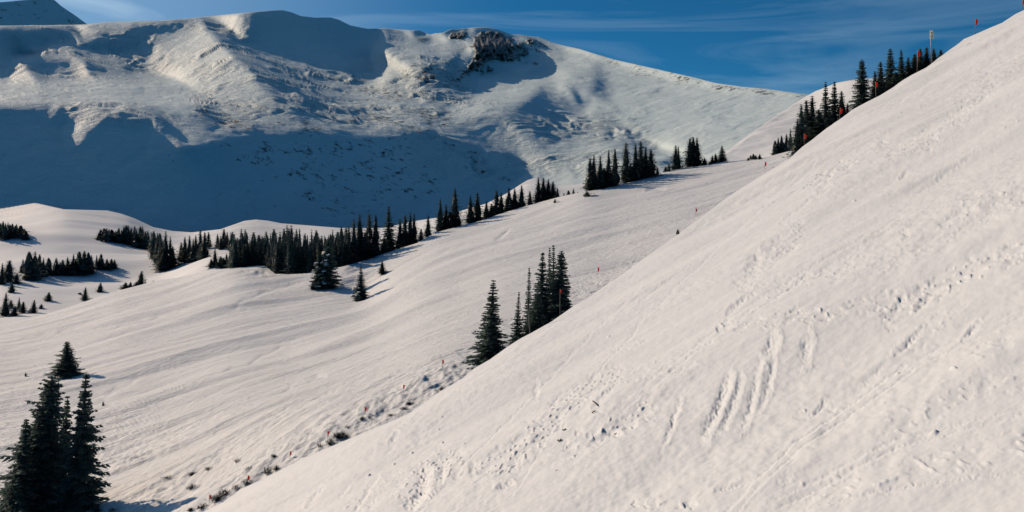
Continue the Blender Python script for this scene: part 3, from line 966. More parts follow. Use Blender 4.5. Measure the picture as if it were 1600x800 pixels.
def crown_mesh(seed, levels, per, twigs, power=0.85, spire=0.0, base=0.03, ragged=0.25, droop=0.25, flag=0.0, size=1.0, core=0.5):
    """whorls of drooping boughs, each a spine with forward-swept needle sprays on both sides and beneath"""
    r = np.random.default_rng(seed)
    V = []; T = []

    def tri(a, b, c):
        k = len(V); V.extend((a, b, c)); T.append((k, k + 1, k + 2))
    lobes = r.uniform(0, 6.28, 3); amp = r.uniform(0.05, 0.16, 3)
    for i in range(levels):
        t = base + (0.985 - base) * (i + r.uniform(-0.3, 0.3)) / levels
        t = min(max(t, base), 0.985)
        R = BASE_R * ((1 - t) ** power * (1 - spire) + spire * (1 - t) ** 2.2) * min(1.0, 0.62 + 2.2 * (t - base + 0.05)) + 0.006
        R *= 1 + ragged * r.uniform(-1, 0.6)
        nb = max(3, int(round(per * (0.55 + 0.45 * (1 - t)) + r.uniform(-0.5, 0.5))))
        off = r.uniform(0, 6.28)
        for b in range(nb):
            az = off + 6.283 * b / nb + r.uniform(-0.35, 0.35)
            L = R * r.uniform(0.62, 1.12) * (1 + sum(amp[k] * math.sin((k + 1) * az + lobes[k]) for k in range(3)))
            L *= 1 + flag * math.cos(az)
            if r.random() < 0.06 * ragged / 0.25: L *= 1.35
            d = np.array([math.cos(az), math.sin(az), 0]); s = np.array([-math.sin(az), math.cos(az), 0])
            z0 = t + 0.012
            up = 0.55 * (t ** 2)      # upper boughs rise, lower ones droop
            dr = droop * (1.25 - t) * r.uniform(0.7, 1.3)

            def pt(f):
                return d * (L * f) + np.array([0, 0, z0 + L * (up * f - dr * f + 0.35 * dr * f * f * f)])
            n = max(2, int(round(twigs * (0.45 + 0.55 * L / BASE_R))))
            w0 = (0.010 + 0.16 * L / n) * size
            # spine
            tri(pt(0) - s * 0.004, pt(0) + s * 0.004, pt(1.0))
            for j in range(n):
                f = (j + 0.6 + r.uniform(-0.2, 0.2)) / n
                p = pt(min(f, 1.0))
                tl = (0.34 * L * (1.15 - 0.75 * f) + 0.008) * r.uniform(0.75, 1.25)
                for sd in (-1, 1):
                    e = p + (d * 0.75 + s * sd * r.uniform(0.55, 1.0)) * tl + np.array([0, 0, -tl * r.uniform(0.05, 0.45)])
                    q = np.array([0, 0, 1.0])
                    tri(p - d * w0 * 0.7 + q * 0.002, p + d * w0 * 0.9, e)
                    if twigs > 3:
                        tri(p + d * w0 * 0.2 + q * w0 * 0.5, p - q * w0 * 0.9, e - q * tl * 0.12)
                # hanging spray
                e = p + d * tl * 0.35 + np.array([0, 0, -tl * r.uniform(0.5, 0.9)])
                tri(p - s * w0 * 0.7, p + s * w0 * 0.7, e)
            e = pt(1.0) + d * 0.16 * L + np.array([0, 0, 0.05 * L])
            tri(pt(0.82) - s * w0 * 0.6, pt(0.82) + s * w0 * 0.6, e)
    # dense inner boughs: a ragged core that keeps the sky out of the middle of the crown
    m = 9; base_k = len(V)
    lv = max(6, levels // 3)
    for i in range(lv + 1):
        t = base + 0.02 + (0.93 - base) * i / lv
        R = BASE_R * ((1 - t) ** power * (1 - spire) + spire * (1 - t) ** 2.2) * min(1.0, 0.62 + 2.2 * (t - base + 0.05))
        for k in range(m):
            a = 6.283 * (k + 0.5 * (i % 2)) / m
            q = R * core * r.uniform(0.45, 1.15)
            V.append(np.array([q * math.cos(a), q * math.sin(a), t - 0.35 * q + r.uniform(-0.3, 0.3) / lv]))
    for i in range(lv):
        for k in range(m):
            if r.random() < 0.12: continue
            a = base_k + i * m + k; b = base_k + i * m + (k + 1) % m
            T.append((a, b, a + m)); T.append((b, b + m, a + m))
    # leader
    for k in range(3):
        a = 2.1 * k
        s = np.array([math.cos(a), math.sin(a), 0]) * 0.005
        tri(np.array([0, 0, 0.93]) - s, np.array([0, 0, 0.93]) + s, np.array([0, 0, 1.0]))
    return mesh_from('crown', np.array(V), np.array(T))


def trunk_mesh(seed):
    V, T = tube([(0, 0, -0.12), (0, 0, 0.02), (0.002, 0.001, 0.35), (0, 0, 0.7), (0, 0, 0.96)], [0.016, 0.0135, 0.010, 0.006, 0.0015], 6)
    return mesh_from('trunk', np.array(V), np.array(T), True)


CROWNS = {}
for i in range(4):      # well-seen trees
    CROWNS['near', i] = crown_mesh(100 + i, 46, 11, 6, power=0.8 + 0.08 * i, core=0.36, ragged=0.30, droop=0.45 + 0.08 * i, spire=(0, 0.2, 0.35, 0.1)[i])
for i in range(3):      # slender spires
    CROWNS['slim', i] = crown_mesh(200 + i, 42, 8, 5, power=1.0, spire=0.55, ragged=0.4, droop=0.4, size=1.1, core=0.25)
for i in range(5):
    CROWNS['mid', i] = crown_mesh(300 + i, 34, 9, 3, power=0.75 + 0.07 * i, ragged=0.32, droop=0.4, spire=(0.2, 0, 0.35, 0.1, 0.25)[i], size=1.7, core=0.6)
for i in range(5):
    CROWNS['far', i] = crown_mesh(400 + i, 22, 7, 2, power=0.7 + 0.08 * i, ragged=0.35, droop=0.35, spire=(0.1, 0.3, 0, 0.2, 0.4)[i], size=2.4, core=0.78)
for i in range(3):      # dwarfed, wind-flagged
    CROWNS['dwarf', i] = crown_mesh(500 + i, 13, 6, 3, power=0.6, ragged=0.6, droop=0.3, flag=0.45, size=2.2, core=0.7)
for k in CROWNS: CROWNS[k].materials.append(M_NEEDLE)
TRUNK = trunk_mesh(1)
TRUNK.materials.append(M_BARK)
vi = {}
ORD = 'first second third fourth fifth sixth seventh eighth ninth tenth eleventh twelfth thirteenth fourteenth fifteenth sixteenth seventeenth eighteenth nineteenth twentieth'.split()


def ordinals(lst, text):
    order = sorted(range(len(lst)), key=lambda i: lst[i][0])
    out = [''] * len(lst)
    for r_, i in enumerate(order):
        n = len(lst)
        w = ORD[r_] + ' spruce from the left in ' if r_ < (n + 1) // 2 else ('last' if r_ == n - 1 else ORD[n - 1 - r_]) + ' spruce from the right in '
        if r_ == n - 1: w = 'rightmost spruce in '
        if r_ == 0: w = 'leftmost spruce in '
        out[i] = w + text
    return out


trees = []


def tree(P, top_v, hw, detail, label, group=None, lean=0.0, name='spruce_tree', hmin=0.8):
    """P = foot on the ground, top_v = height of its tip against the line of sight, hw = half width (photo px), lean = px to the right at the tip"""
    y = P[1]
    h = max(hmin, y * (V0 - top_v) / F - P[2])
    rad = hw * y / F * {'near': 1.22, 'slim': 1.25, 'mid': 1.9, 'far': 2.05, 'dwarf': 1.2}[detail]
    n = vi[detail] = vi.get(detail, -1) + 1
    nvar = sum(1 for k in CROWNS if k[0] == detail)
    o = empty(name, tuple(P))
    tag(o, label, 'tree', group)
    ang = math.atan2(lean * y / F, h)
    o.rotation_euler = (random.uniform(-0.02, 0.02), ang + random.uniform(-0.012, 0.012), random.uniform(0, 6.28) if detail != 'dwarf' else random.uniform(-0.5, 0.5))
    if detail != 'dwarf':   # lean acts in world x after the spin about z
        rz = o.rotation_euler.z
        o.rotation_euler = (Matrix.Rotation(ang, 3, 'Y') @ Matrix.Rotation(rz, 3, 'Z')).to_euler()
    o.scale = (rad / BASE_R, rad / BASE_R, h)
    c = link('crown', CROWNS[detail, n % nvar], parent=o)
    t = link('trunk', TRUNK, parent=o)
    trees.append(o)
    return o


def on_B(u, v): return surfB(u, v)
def on_C(u, v): return surfC(u, v)


# --- foreground clump at the lower left (feet below the picture)
g = 'tall spruces of the clump at the lower left corner'
for u, vb, dy, tv, hw, lean, det, lab in [
        (52, 822, 0, 583, 50, 30, 'near', 'tallest left spruce of the lower left clump, tip touching the lone little spruce'),
        (28, 832, -2, 652, 30, 14, 'near', 'shorter outer spruce bushing out on the far left side of the lower left clump'),
        (72, 826, 4, 588, 17, 20, 'slim', 'slender spire rising just right of the tallest left spruce in the lower left clump'),
        (92, 828, 2, 616, 32, 14, 'near', 'middle spruce of the lower left clump, its tip below those of its neighbours'),
        (118, 824, -1, 579, 39, 17, 'near', 'tall right-hand spruce of the lower left clump with long boughs reaching right'),
        (56, 838, 3, 640, 26, 8, 'near', 'spruce buried in the dark heart of the lower left clump, behind the outer one')]:
    X, Z = ray(u, vb); y = 66 + dy
    tree(np.array([X * y, y, Z * y]), tv, hw, det, lab, g, lean)
tree(on_B(104, 589), 533, 21, 'near', 'small lone spruce on the lower run just above the tips of the lower left clump', None, 1)
# young whips on the run
tree(on_B(40, 588), 582, 2.2, 'dwarf', 'tiny sapling on the snow left of the lone little spruce', name='sapling', hmin=0.5)
tree(on_B(161, 634), 627, 2.4, 'dwarf', 'tiny sapling on the snow right of the lower left clump', name='sapling', hmin=0.5)

# --- centre clump rooted behind the brow of the near slope
g = 'spruces of the clump in the middle of the picture'
for u, s, tv, hw, lean, det, lab in [
        (765, 5.5, 436, 32, 6, 'near', 'broad full spruce standing alone at the left end of the central clump'),
        (806, 7.0, 455, 15, 5, 'slim', 'thin see-through young spruce right of the broad spruce, shortest of the central clump'),
        (824, 9.0, 416, 15, 3, 'slim', 'slim spire behind the leaning bamboo pole in the central clump'),
        (845, 8.0, 392, 24, 3, 'near', 'tall dense spruce right of the bamboo pole in the central clump'),
        (857, 9.5, 385, 17, 2, 'slim', 'left one of the twin spires at the top of the central clump'),
        (864, 8.6, 381, 21, 1, 'slim', 'right one of the twin spires at the top of the central clump, tallest of all'),
        (876, 7.0, 391, 24, 1, 'near', 'spruce with long boughs at the right end of the central clump'),
        (838, 6.5, 455, 20, 2, 'near', 'short bushy spruce filling the foot of the central clump')]:
    tree(rollA(u, s), tv, hw, det, lab, g, lean)

# --- upper right, behind the brow of the near slope
g = 'spruces along the upper brow of the near slope'
for u, s, tv, hw, det, lab in [
        (1252, 24, 162, 11, 'mid', 'left outer spruce of the upper right grove, lowest of its row of three tips'),
        (1260, 28, 155, 12, 'mid', 'second tip from the left in the upper right grove, beside the outer spruce'),
        (1269, 26, 148, 14, 'mid', 'third spruce from the left in the upper right grove, above the lowest orange flag there'),
        (1290, 27, 127, 16, 'near', 'tall dense spruce in the middle of the upper right grove'),
        (1304, 25, 126, 14, 'near', 'tall open-branched spruce beside the dense one in the upper right grove'),
        (1315, 24, 141, 11, 'mid', 'spruce behind the second orange flag at the right end of the upper right grove'),
        (1324, 20, 160, 5, 'mid', 'small thin spruce at the right foot of the upper right grove, beside the snow hill'),
        (1246, 22, 186, 10, 'mid', 'short spruce filling the left foot of the upper right grove'),
        (1280, 20, 172, 15, 'mid', 'low bushy spruce in the dark foot of the upper right grove'),
        (1347, 22, 92, 14, 'near', 'stout full spruce standing against the pale snow hill, left end of the skyline row'),
        (1367, 22, 110, 10, 'mid', 'narrow spruce right of the stout one in the skyline row'),
        (1376, 24, 95, 12, 'mid', 'spruce with pointed tip left of the tallest one in the skyline row'),
        (1391, 26, 75, 15, 'near', 'tallest spruce of the skyline row, with a broad dark top'),
        (1408, 26, 77, 14, 'near', 'spruce with forked top just right of the tallest in the skyline row'),
        (1400, 20, 112, 14, 'mid', 'low spruce between the tallest and the forked one in the skyline row'),
        (1419, 24, 89, 8, 'mid', 'small spruce right of the forked top in the skyline row'),
        (1429, 23, 84, 10, 'mid', 'spruce left of the third orange flag in the skyline row'),
        (1438, 24, 75, 10, 'mid', 'spruce behind the third orange flag in the skyline row'),
        (1448, 23, 73, 9, 'mid', 'spruce touching the left side of the sign post in the skyline row'),
        (1459, 22, 75, 8, 'mid', 'spruce touching the right side of the sign post in the skyline row'),
        (1470, 20, 77, 5, 'mid', 'last little spruce at the right end of the skyline row')]:
    tree(rollA(u, 0.34 * s), tv, hw, det, lab, g)

# --- small trees where the run meets the snow hill
g = 'stunted spruces on the bank where the run meets the snow hill'
for u, s, tv, hw in [(1211, 60, 219, 4.5), (1216, 62, 214, 4), (1221, 60, 211, 4.5), (1229, 58, 208, 5), (1235, 55, 200, 5), (1224, 56, 222, 5)]:
    tree(rollB(u, 1 + 0.05 * s), tv, hw, 'far', 'stunted dark spruce in the low row left of the upper right grove', g)
for u, tv, hw, vb in [(1173, 242, 2.5, 249), (1177, 240, 3, 249), (1181, 242, 3, 249), (1187, 240, 3, 249), (1169, 246, 1.6, 251)]:
    tree(on_B(u, vb), tv, hw, 'far', 'tiny spruce in the little row at the top end of the run', 'tiny spruces at the top end of the run')

# --- grove on the crest of the run, right of centre
g = 'spruces of the grove on the crest of the run'
for u, vb, tv, hw, det, lab in [
        (922, 306, 246, 9, 'mid', 'leftmost tip of the grove on the run crest'),
        (928, 305, 240, 9, 'mid', 'left end spruce of the crest grove, just right of its leftmost tip'),
        (938, 303, 242, 9, 'mid', 'spruce right of the pair at the left end of the crest grove'),
        (951, 298, 233, 9, 'mid', 'left one of the second pair of tips in the crest grove'),
        (961, 296, 232, 9, 'mid', 'right one of the second pair of tips in the crest grove'),
        (978, 290, 222, 9, 'mid', 'single pointed spruce with gaps on both sides in the crest grove'),
        (993, 286, 223, 10, 'mid', 'spruce left of the tallest in the crest grove'),
        (1001, 284, 219, 11, 'mid', 'tallest spruce of the crest grove'),
        (1009, 281, 228, 10, 'mid', 'spruce on the right shoulder of the tallest in the crest grove'),
        (1017, 279, 233, 10, 'mid', 'right end spruce of the crest grove with boughs reaching right'),
        (944, 299, 262, 11, 'mid', 'short spruce filling the foot of the crest grove between its left pairs'),
        (985, 287, 255, 10, 'mid', 'short spruce at the foot of the crest grove left of the tallest')]:
    tree(rollB(u, 4 + (u % 3)), tv, hw, det, lab, g)
for u, tv, hw, det, lab in [
        (1056, 226, 8, 'mid', 'bushy twin-topped spruce standing apart right of the crest grove'),
        (1060, 227, 5, 'mid', 'narrow spruce hugging the twin-topped one right of the crest grove'),
        (1078, 215, 9, 'mid', 'left one of the three spires standing close together on the crest'),
        (1083, 213, 8, 'mid', 'middle one of the three spires standing close together on the crest'),
        (1089, 214, 9, 'mid', 'right one of the three spires standing close together on the crest'),
        (1101, 246, 5, 'mid', 'little spruce at the right foot of the three spires'),
        (1113, 242, 4, 'mid', 'narrow spruce left of the perfect cone on the crest'),
        (1118, 240, 4.5, 'mid', 'spruce touching the left side of the perfect cone on the crest'),
        (1128, 227, 9, 'near', 'cone-shaped spruce standing at the right end of the crest row'),
        (1040, 260, 6, 'dwarf', 'low scrubby spruce between the crest grove and the twin-topped spruce'),
        (1045, 255, 4, 'dwarf', 'low upright sapling between the crest grove and the twin-topped spruce'),
        (1108, 252, 2, 'dwarf', 'tiny sapling between the little spruce and the perfect cone')]:
    tree(rollB(u, 2), tv, hw, det, lab, 'spruces standing along the crest right of the grove')
for u, vb, tv, hw in [(917, 307, 299, 9), (1021, 276, 268, 6), (1027, 273, 260, 4)]:
    tree(on_B(u, vb), tv, hw, 'dwarf', 'dark low spruce scrub at the edge of the crest grove', 'low scrub at the edge of the crest grove', name='spruce_shrub')

# --- row climbing along the crest left of that grove
g = 'spruces in the row climbing the crest of the run'
for u, s, tv, hw, det, lab in [
        (658, 8, 357, 5, 'mid', 'small spruce left of the narrow single one on the crest'),
        (669, 6, 335, 7, 'mid', 'narrow single spruce with snow showing on both sides on the crest'),
        (688, 8, 309, 8, 'mid', 'left spruce of the three-topped clump on the crest'),
        (697, 8, 318, 8, 'mid', 'lower middle spruce of the three-topped clump on the crest'),
        (711, 8, 293, 10, 'mid', 'tallest spruce of the three-topped clump, highest on the crest row'),
        (704, 6, 330, 12, 'mid', 'bushy spruce in the foot of the three-topped clump on the crest'),
        (735, 8, 304, 9, 'mid', 'left spruce of the pair right of the three-topped clump'),
        (746, 8, 300, 10, 'mid', 'right spruce of the pair right of the three-topped clump'),
        (760, 10, 313, 8, 'mid', 'low spruce right of the pair, in the dip of the crest row'),
        (768, 12, 318, 8, 'mid', 'lowest spruce of the dip in the crest row'),
        (776, 10, 297, 8, 'mid', 'left tip of the twin spruces right of the dip in the crest row'),
        (783, 10, 300, 8, 'mid', 'right tip of the twin spruces right of the dip in the crest row'),
        (795, 10, 292, 9, 'mid', 'rounded dark spruce left of the gap with bright snow in the crest row'),
        (804, 10, 293, 9, 'mid', 'dense spruce in the middle of the block left of the bright gap'),
        (815, 8, 289, 7, 'mid', 'spruce at the very edge of the bright gap in the crest row'),
        (828, 8, 298, 5, 'mid', 'little snowy spruce in the bright gap of the crest row'),
        (841, 8, 276, 8, 'mid', 'left spruce of the block right of the bright gap'),
        (849, 10, 277, 9, 'mid', 'second spruce of the block right of the bright gap'),
        (857, 10, 279, 9, 'mid', 'third spruce of the block right of the bright gap'),
        (864, 8, 283, 7, 'mid', 'right end spruce of the block right of the bright gap'),
        (871, 4, 293, 3, 'mid', 'thin lone sapling right of the block on the crest'),
        (881, 16, 301, 2.5, 'far', 'tiny spruce second from the thin lone sapling on the crest'),
        (888, 16, 297, 4, 'far', 'squat little spruce between two tiny ones on the crest'),
        (896, 16, 294, 3, 'far', 'pointed little spruce nearest the crest grove on its left'),
        (903, 14, 299, 2, 'far', 'tiniest spruce tip just left of the crest grove')]:
    tree(rollB(u, s), tv, hw, det, lab, g)
tree(on_B(867, 317), 311, 4, 'dwarf', 'dark little spruce shrub below the thin lone sapling', name='spruce_shrub', hmin=0.6)
tree(on_B(1059, 366), 358, 4, 'dwarf', 'small dark spruce shrub alone on the upper run right of centre', name='spruce_shrub', hmin=0.6)

# --- trees at the corner of the run, middle left
SNOWY = []
for u, vb, s, tv, hw, det, lab in [
        (513, 450, None, 372, 16, 'near', 'snow-dusted spruce standing out on the run below the dark wood, taller of two'),
        (499, 451, None, 392, 13, 'near', 'snow-dusted spruce on the left flank of the taller snow-dusted one'),
        (564, 469, None, 414, 13, 'near', 'lone open spruce standing on the run right of the snow-dusted pair'),
        (597, 428, None, 406, 6, 'mid', 'small dark lone spruce on the shaded snow above the lone open one'),
        (488, 452, None, 441, 5, 'dwarf', 'little shrubby spruce at the foot of the snow-dusted pair')]:
    o = tree(on_B(u, vb), tv, hw, det, lab)
    if 'dusted' in lab: SNOWY.append(o)
g = 'spruces of the block at the bend of the run'
for u, s, tv, hw, det, lab in [
        (545, 10, 352, 10, 'mid', 'left shoulder spruce of the dark block above the lone open spruce'),
        (553, 8, 340, 10, 'mid', 'second tip from the left of the dark block at the bend'),
        (562, 8, 334, 11, 'mid', 'highest tip in the left half of the dark block at the bend'),
        (577, 8, 333, 10, 'mid', 'left tip of the twin tops at the right in the dark block'),
        (587, 7, 333, 11, 'mid', 'right tip of the twin tops at the right in the dark block'),
        (570, 5, 362, 14, 'mid', 'broad spruce in the foot of the dark block at the bend'),
        (607, 10, 321, 14, 'near', 'tall cone-shaped spruce, tallest beside the dark block at the bend'),
        (600, 6, 368, 8, 'mid', 'short spruce below the tall cone-shaped one beside the dark block'),
        (625, 8, 341, 7, 'mid', 'left tip of the four-topped clump right of the tall cone'),
        (633, 8, 335, 8, 'mid', 'second tip of the four-topped clump right of the tall cone'),
        (641, 8, 330, 8, 'mid', 'highest tip of the four-topped clump right of the tall cone'),
        (647, 9, 332, 7, 'mid', 'right tip of the four-topped clump right of the tall cone'),
        (636, 5, 362, 10, 'mid', 'short spruce in the foot of the four-topped clump right of the tall cone')]:
    tree(rollB(u, s), tv, hw, det, lab, g)

# --- the dark wood left of the bend: tips read singly, its members do not
g = 'spruces of the dense dark wood behind the run'
wood = []
for k in range(84):
    u = 364 + (544 - 364) * (k + random.uniform(-0.4, 0.4)) / 83
    row = k % 3
    env = float(np.interp(u, [360, 372, 385, 400, 425, 440, 450, 480, 500, 520, 545], [366, 358, 360, 366, 360, 356, 352, 360, 360, 360, 352]))
    tv = env + random.choice([0, 1, 3, 6, 9, 14]) + (-3, 1, 11)[row]
    s = (22, 12, 5)[row] + random.uniform(-2, 3)
    tree(rollB(u, s), tv, random.uniform(5.0, 9.5), 'mid' if row == 2 else 'far', 'dark spruce in the dense wood behind the left part of the run', g)

# --- clumps between the wood and the valley
for grp, lab, lst in [
    ('spruces of the clump left of the dense wood', 'the ragged clump just left of the dense wood',
     [(313, 406, 358, 8), (306, 405, 366, 7), (320, 404, 362, 7), (326, 388, 362, 5), (289, 410, 369, 8), (296, 409, 367, 7), (302, 409, 372, 6), (283, 408, 378, 6), (316, 408, 380, 7)]),
    ('spruces of the second clump left of the dense wood', 'the second clump left of the dense wood',
     [(259, 421, 360, 9), (252, 420, 370, 8), (266, 419, 368, 7), (246, 412, 374, 6), (270, 416, 384, 6), (256, 423, 390, 9), (240, 404, 360, 6), (247, 406, 366, 6)]),
    ('small spruces in front of the dense wood', 'the low scatter left of the dense wood',
     [(340, 386, 365, 4), (350, 387, 357, 6), (355, 388, 362, 5), (361, 391, 362, 5), (345, 390, 368, 4), (336, 416, 388, 5), (345, 417, 400, 6), (354, 417, 396, 6), (362, 417, 398, 5), (330, 418, 404, 5), (349, 418, 402, 6)])]:
    for (u, vb, tv, hw), lb in zip(lst, ordinals(lst, lab)):
        tree(on_C(u, vb), tv, hw, 'mid', lb, grp)

# --- stands on the valley floor
g = 'spruces of the stand on the far drift'
for k in range(22):
    u = 158 + (250 - 158) * k / 21 + random.uniform(-1.5, 1.5)
    tree(on_C(u, float(np.interp(u, [155, 200, 250], [370, 382, 392])) + random.uniform(-3, 5)), float(np.interp(u, [155, 162, 175, 196, 220, 250], [358, 354, 356, 351, 352, 362])) + random.choice([0, 1, 2, 4, 6]), random.uniform(4.5, 6.5), 'far',
         'dark spruce in the stand on top of the far drift in the valley', g)
g = 'spruces on the knoll at the left edge'
for k in range(16):
    u = -8 + 52 * k / 15 + random.uniform(-1, 1)
    tree(on_C(u, 368 + random.uniform(-6, 7)), float(np.interp(u, [-10, 10, 30, 45], [343, 345, 350, 357])) + random.uniform(0, 6), random.uniform(4, 6), 'far',
         'dark spruce on the shady knoll at the left edge of the valley', g)
g = 'spruces of the row across the valley floor'
ROW = [(36, 426, 404, 5), (46, 437, 392, 9), (55, 436, 392, 8), (62, 432, 396, 6), (52, 438, 402, 9), (68, 432, 402, 6), (76, 429, 402, 6), (88, 429, 402, 6), (98, 428, 405, 6), (106, 427, 401, 6),
                     (115, 428, 396, 7), (124, 428, 392, 8), (132, 427, 391, 8), (138, 427, 393, 7), (143, 424, 398, 5), (151, 421, 398, 4), (158, 421, 396, 5), (167, 421, 404, 5), (174, 420, 404, 5), (179, 418, 405, 4), (112, 429, 408, 9), (128, 429, 404, 9), (94, 430, 410, 7)]
for (u, vb, tv, hw), lb in zip(ROW, ordinals(ROW, 'the long row across the valley floor')):
    tree(on_C(u, vb), tv, hw, 'far', lb, g)
for u, vb, tv, hw, lab in [
        (12, 440, 406, 9, 'dark bushy spruce at the left edge below the long valley row'), (2, 444, 410, 5, 'spruce cut by the left border below the long valley row'),
        (25, 443, 426, 5, 'little spruce just right of the bushy one at the left edge'), (18, 457, 442, 4, 'small spruce below the bushy one at the left edge'),
        (7, 494, 456, 7, 'tallest spruce of the scattered ones in the lower left snowfield'), (16, 481, 468, 4, 'short spruce right of the tallest in the lower left snowfield'),
        (22, 494, 478, 5, 'squat spruce at the foot of the tallest in the lower left snowfield'), (29, 484, 464, 3.5, 'thin leaning spruce, third in the lower left snowfield'),
        (35, 489, 471, 4.5, 'pale-footed spruce, fourth from the left in the lower left snowfield'), (52, 489, 468, 5, 'dark forked spruce at the right end of the lower left scattered ones'),
        (64, 482, 475, 2.5, 'tiny spruce right of the forked one in the lower left snowfield'), (75, 470, 456, 5, 'small spruce halfway between the valley row and the forked one'),
        (132, 469, 448, 5, 'pointed lone spruce on the smooth snow below the valley row'), (156, 456, 441, 4, 'second lone spruce up and right of the pointed one'),
        (125, 460, 457, 2, 'tiny seedling left of the pointed lone spruce'), (195, 453, 441, 5, 'low bushy spruce left of the tall thin one at the run edge'),
        (203, 452, 440, 4, 'low narrow spruce touching the tall thin one near the run edge'), (219, 449, 423, 6, 'tall thin spruce standing above the run edge'),
        (212, 451, 440, 5, 'young spruce at the left foot of the tall thin one near the run edge'), (239, 446, 438, 3, 'tiny spruce right of the tall thin one near the run edge')]:
    tree(on_C(u, vb), tv, hw, 'mid' if hw > 4 else 'far', lab, 'scattered spruces in the lower left snowfield', lean=hw * 0.4)

# snow caught on the boughs of the two snow-dusted spruces
cv, cf = [], []
bmc = bmesh.new(); bmesh.ops.create_icosphere(bmc, subdivisions=1, radius=1.0)
rc = random.Random(3)
for v in bmc.verts: v.co *= rc.uniform(0.75, 1.2)
CL = bpy.data.meshes.new('snow_clump'); bmc.to_mesh(CL); bmc.free(); CL.materials.append(M_CLUMP)
for o in SNOWY:
    for k in range(26):
        t = rc.uniform(0.08, 0.75); a = rc.uniform(2.3, 5.0) - o.rotation_euler.z
        r = BASE_R * (1 - t) ** 0.9 * rc.uniform(0.95, 1.15)
        c = link('snow_clump', CL, parent=o)
        c.location = (r * math.cos(a), r * math.sin(a), t)
        q = rc.uniform(0.018, 0.045)
        c.scale = (q, q, q * 0.45)

# ------------------------------------------------------------------ SHRUBS in the gully
def shrub_mesh(seed, n=110, thick=0.022):
    r = np.random.default_rng(seed); V = []; T = []
    for i in range(n):
        a = r.uniform(0, 6.28); el = r.uniform(0.25, 1.35); L = r.uniform(0.55, 1.05)
        b = np.array([r.normal(0, 0.28), r.normal(0, 0.28), -0.05])
        d = np.array([math.cos(a) * math.cos(el), math.sin(a) * math.cos(el), 0.75 * math.sin(el)])
        s = np.cross(d, [0.1, 0.2, 1.0]); s /= np.linalg.norm(s)
        tip = b + d * L
        k = len(V); V += [b - s * thick, b + s * thick, tip]; T.append((k, k + 1, k + 2))
        for j in range(5):
            f = r.uniform(0.35, 1.0); p = b + d * L * f
            e = p + (d + r.normal(0, 0.6, 3)) * 0.20
            w = np.cross(d, r.normal(0, 1, 3)); w = w / np.linalg.norm(w) * 1.25 * thick
            k = len(V); V += [p - w, p + w, e]; T.append((k, k + 1, k + 2))
    me = mesh_from('branches', np.array(V), np.array(T)); me.materials.append(M_TWIG)
    return me


SHRUBS = [shrub_mesh(900 + i, (45, 75, 110)[i]) for i in range(3)]
for i, (u, vb, hw, hh, lab) in enumerate([
        (500, 698, 9, 12, 'dark twiggy shrub at the left end of the largest shrub row, below an orange flag'),
        (517, 694, 9, 11, 'low spreading shrub in the middle of the largest shrub row'),
        (530, 684, 9, 13, 'tallest shrub of the largest shrub row, right of its orange flag'),
        (540, 684, 7, 12, 'dark shrub at the right end of the largest shrub row'),
        (544, 668, 5, 6, 'small grey shrub above the right end of the largest shrub row'),
        (566, 656, 5, 6, 'small shrub beside the gully flag right of the largest row'),
        (578, 654, 4, 5, 'thin tuft of twigs right of the small shrub in the gully'),
        (612, 650, 7, 5, 'flat shrub half buried in the gully left of the dark brush'),
        (640, 632, 8, 9, 'dark brush in the gully beneath the brow, right of centre left'),
        (632, 640, 7, 6, 'low brush at the left foot of the dark brush in the gully'),
        (690, 609, 6, 7, 'lone shrub near the brow below the broad central spruce'),
        (428, 714, 5, 7, 'small pale twig shrub right of an orange flag on the lower gully'),
        (390, 733, 9, 7, 'wide grey shrub on the snow above the dark pair by the brow'),
        (418, 740, 8, 13, 'dark upright shrub on the brow, right of the two dark ones'),
        (432, 734, 6, 9, 'shrub on the brow touching the right side of the dark upright one'),
        (385, 756, 12, 13, 'large dark shrub with an orange flag behind it on the brow'),
        (352, 772, 12, 14, 'tangled shrub left of the large dark one on the brow'),
        (340, 782, 9, 12, 'dark shrub beside the lowest orange flag'),
        (368, 764, 8, 9, 'low shrub filling the gap between the tangled and the large dark one'),
        (316, 794, 9, 11, 'shrub at the lower end of the gully near the bottom border'),
        (298, 798, 7, 10, 'lowest shrub of the gully, cut by the bottom border'),
        (371, 722, 6, 7, 'small round shrub by itself above the wide grey one'),
        (326, 734, 6, 6, 'small round shrub on the lower run, third from the left'),
        (301, 742, 8, 7, 'bushy shrub on the lower run, second from the left'),
        (262, 747, 9, 7, 'shrub on the lower run furthest to the left'),
        (300, 764, 9, 9, 'pale see-through shrub on the lower run above the bottom border'),
        (150, 800, 9, 10, 'low dark shrub at the right foot of the lower left clump'),
        (175, 798, 9, 6, 'flat shrub on the bottom border right of the lower left clump')]):
    brow = vb > edgeA(u) - 2
    P = rollA(u, 0.8 + (i % 3) * 0.7) if (brow and u > 320) else on_B(u, vb)
    o = empty('shrub', tuple(P)); tag(o, lab, 'shrub', 'shrubs along the gully')
    k = P[1] / F
    link('branches', SHRUBS[i % 3], parent=o)
    o.scale = (hw * k * (0.8 + 0.25 * (i * 7 % 5) / 2), hw * k, hh * k * (0.75 + 0.2 * (i * 3 % 4)))
    o.rotation_euler = (0, 0, i * 1.7)
    # foot shown in the photograph decides the height for the ones rooted beyond the brow
    if brow and u > 320:
        need = P[1] * (V0 - (vb - hh)) / F - P[2]
        o.scale.z = max(need * 1.25, 0.3)

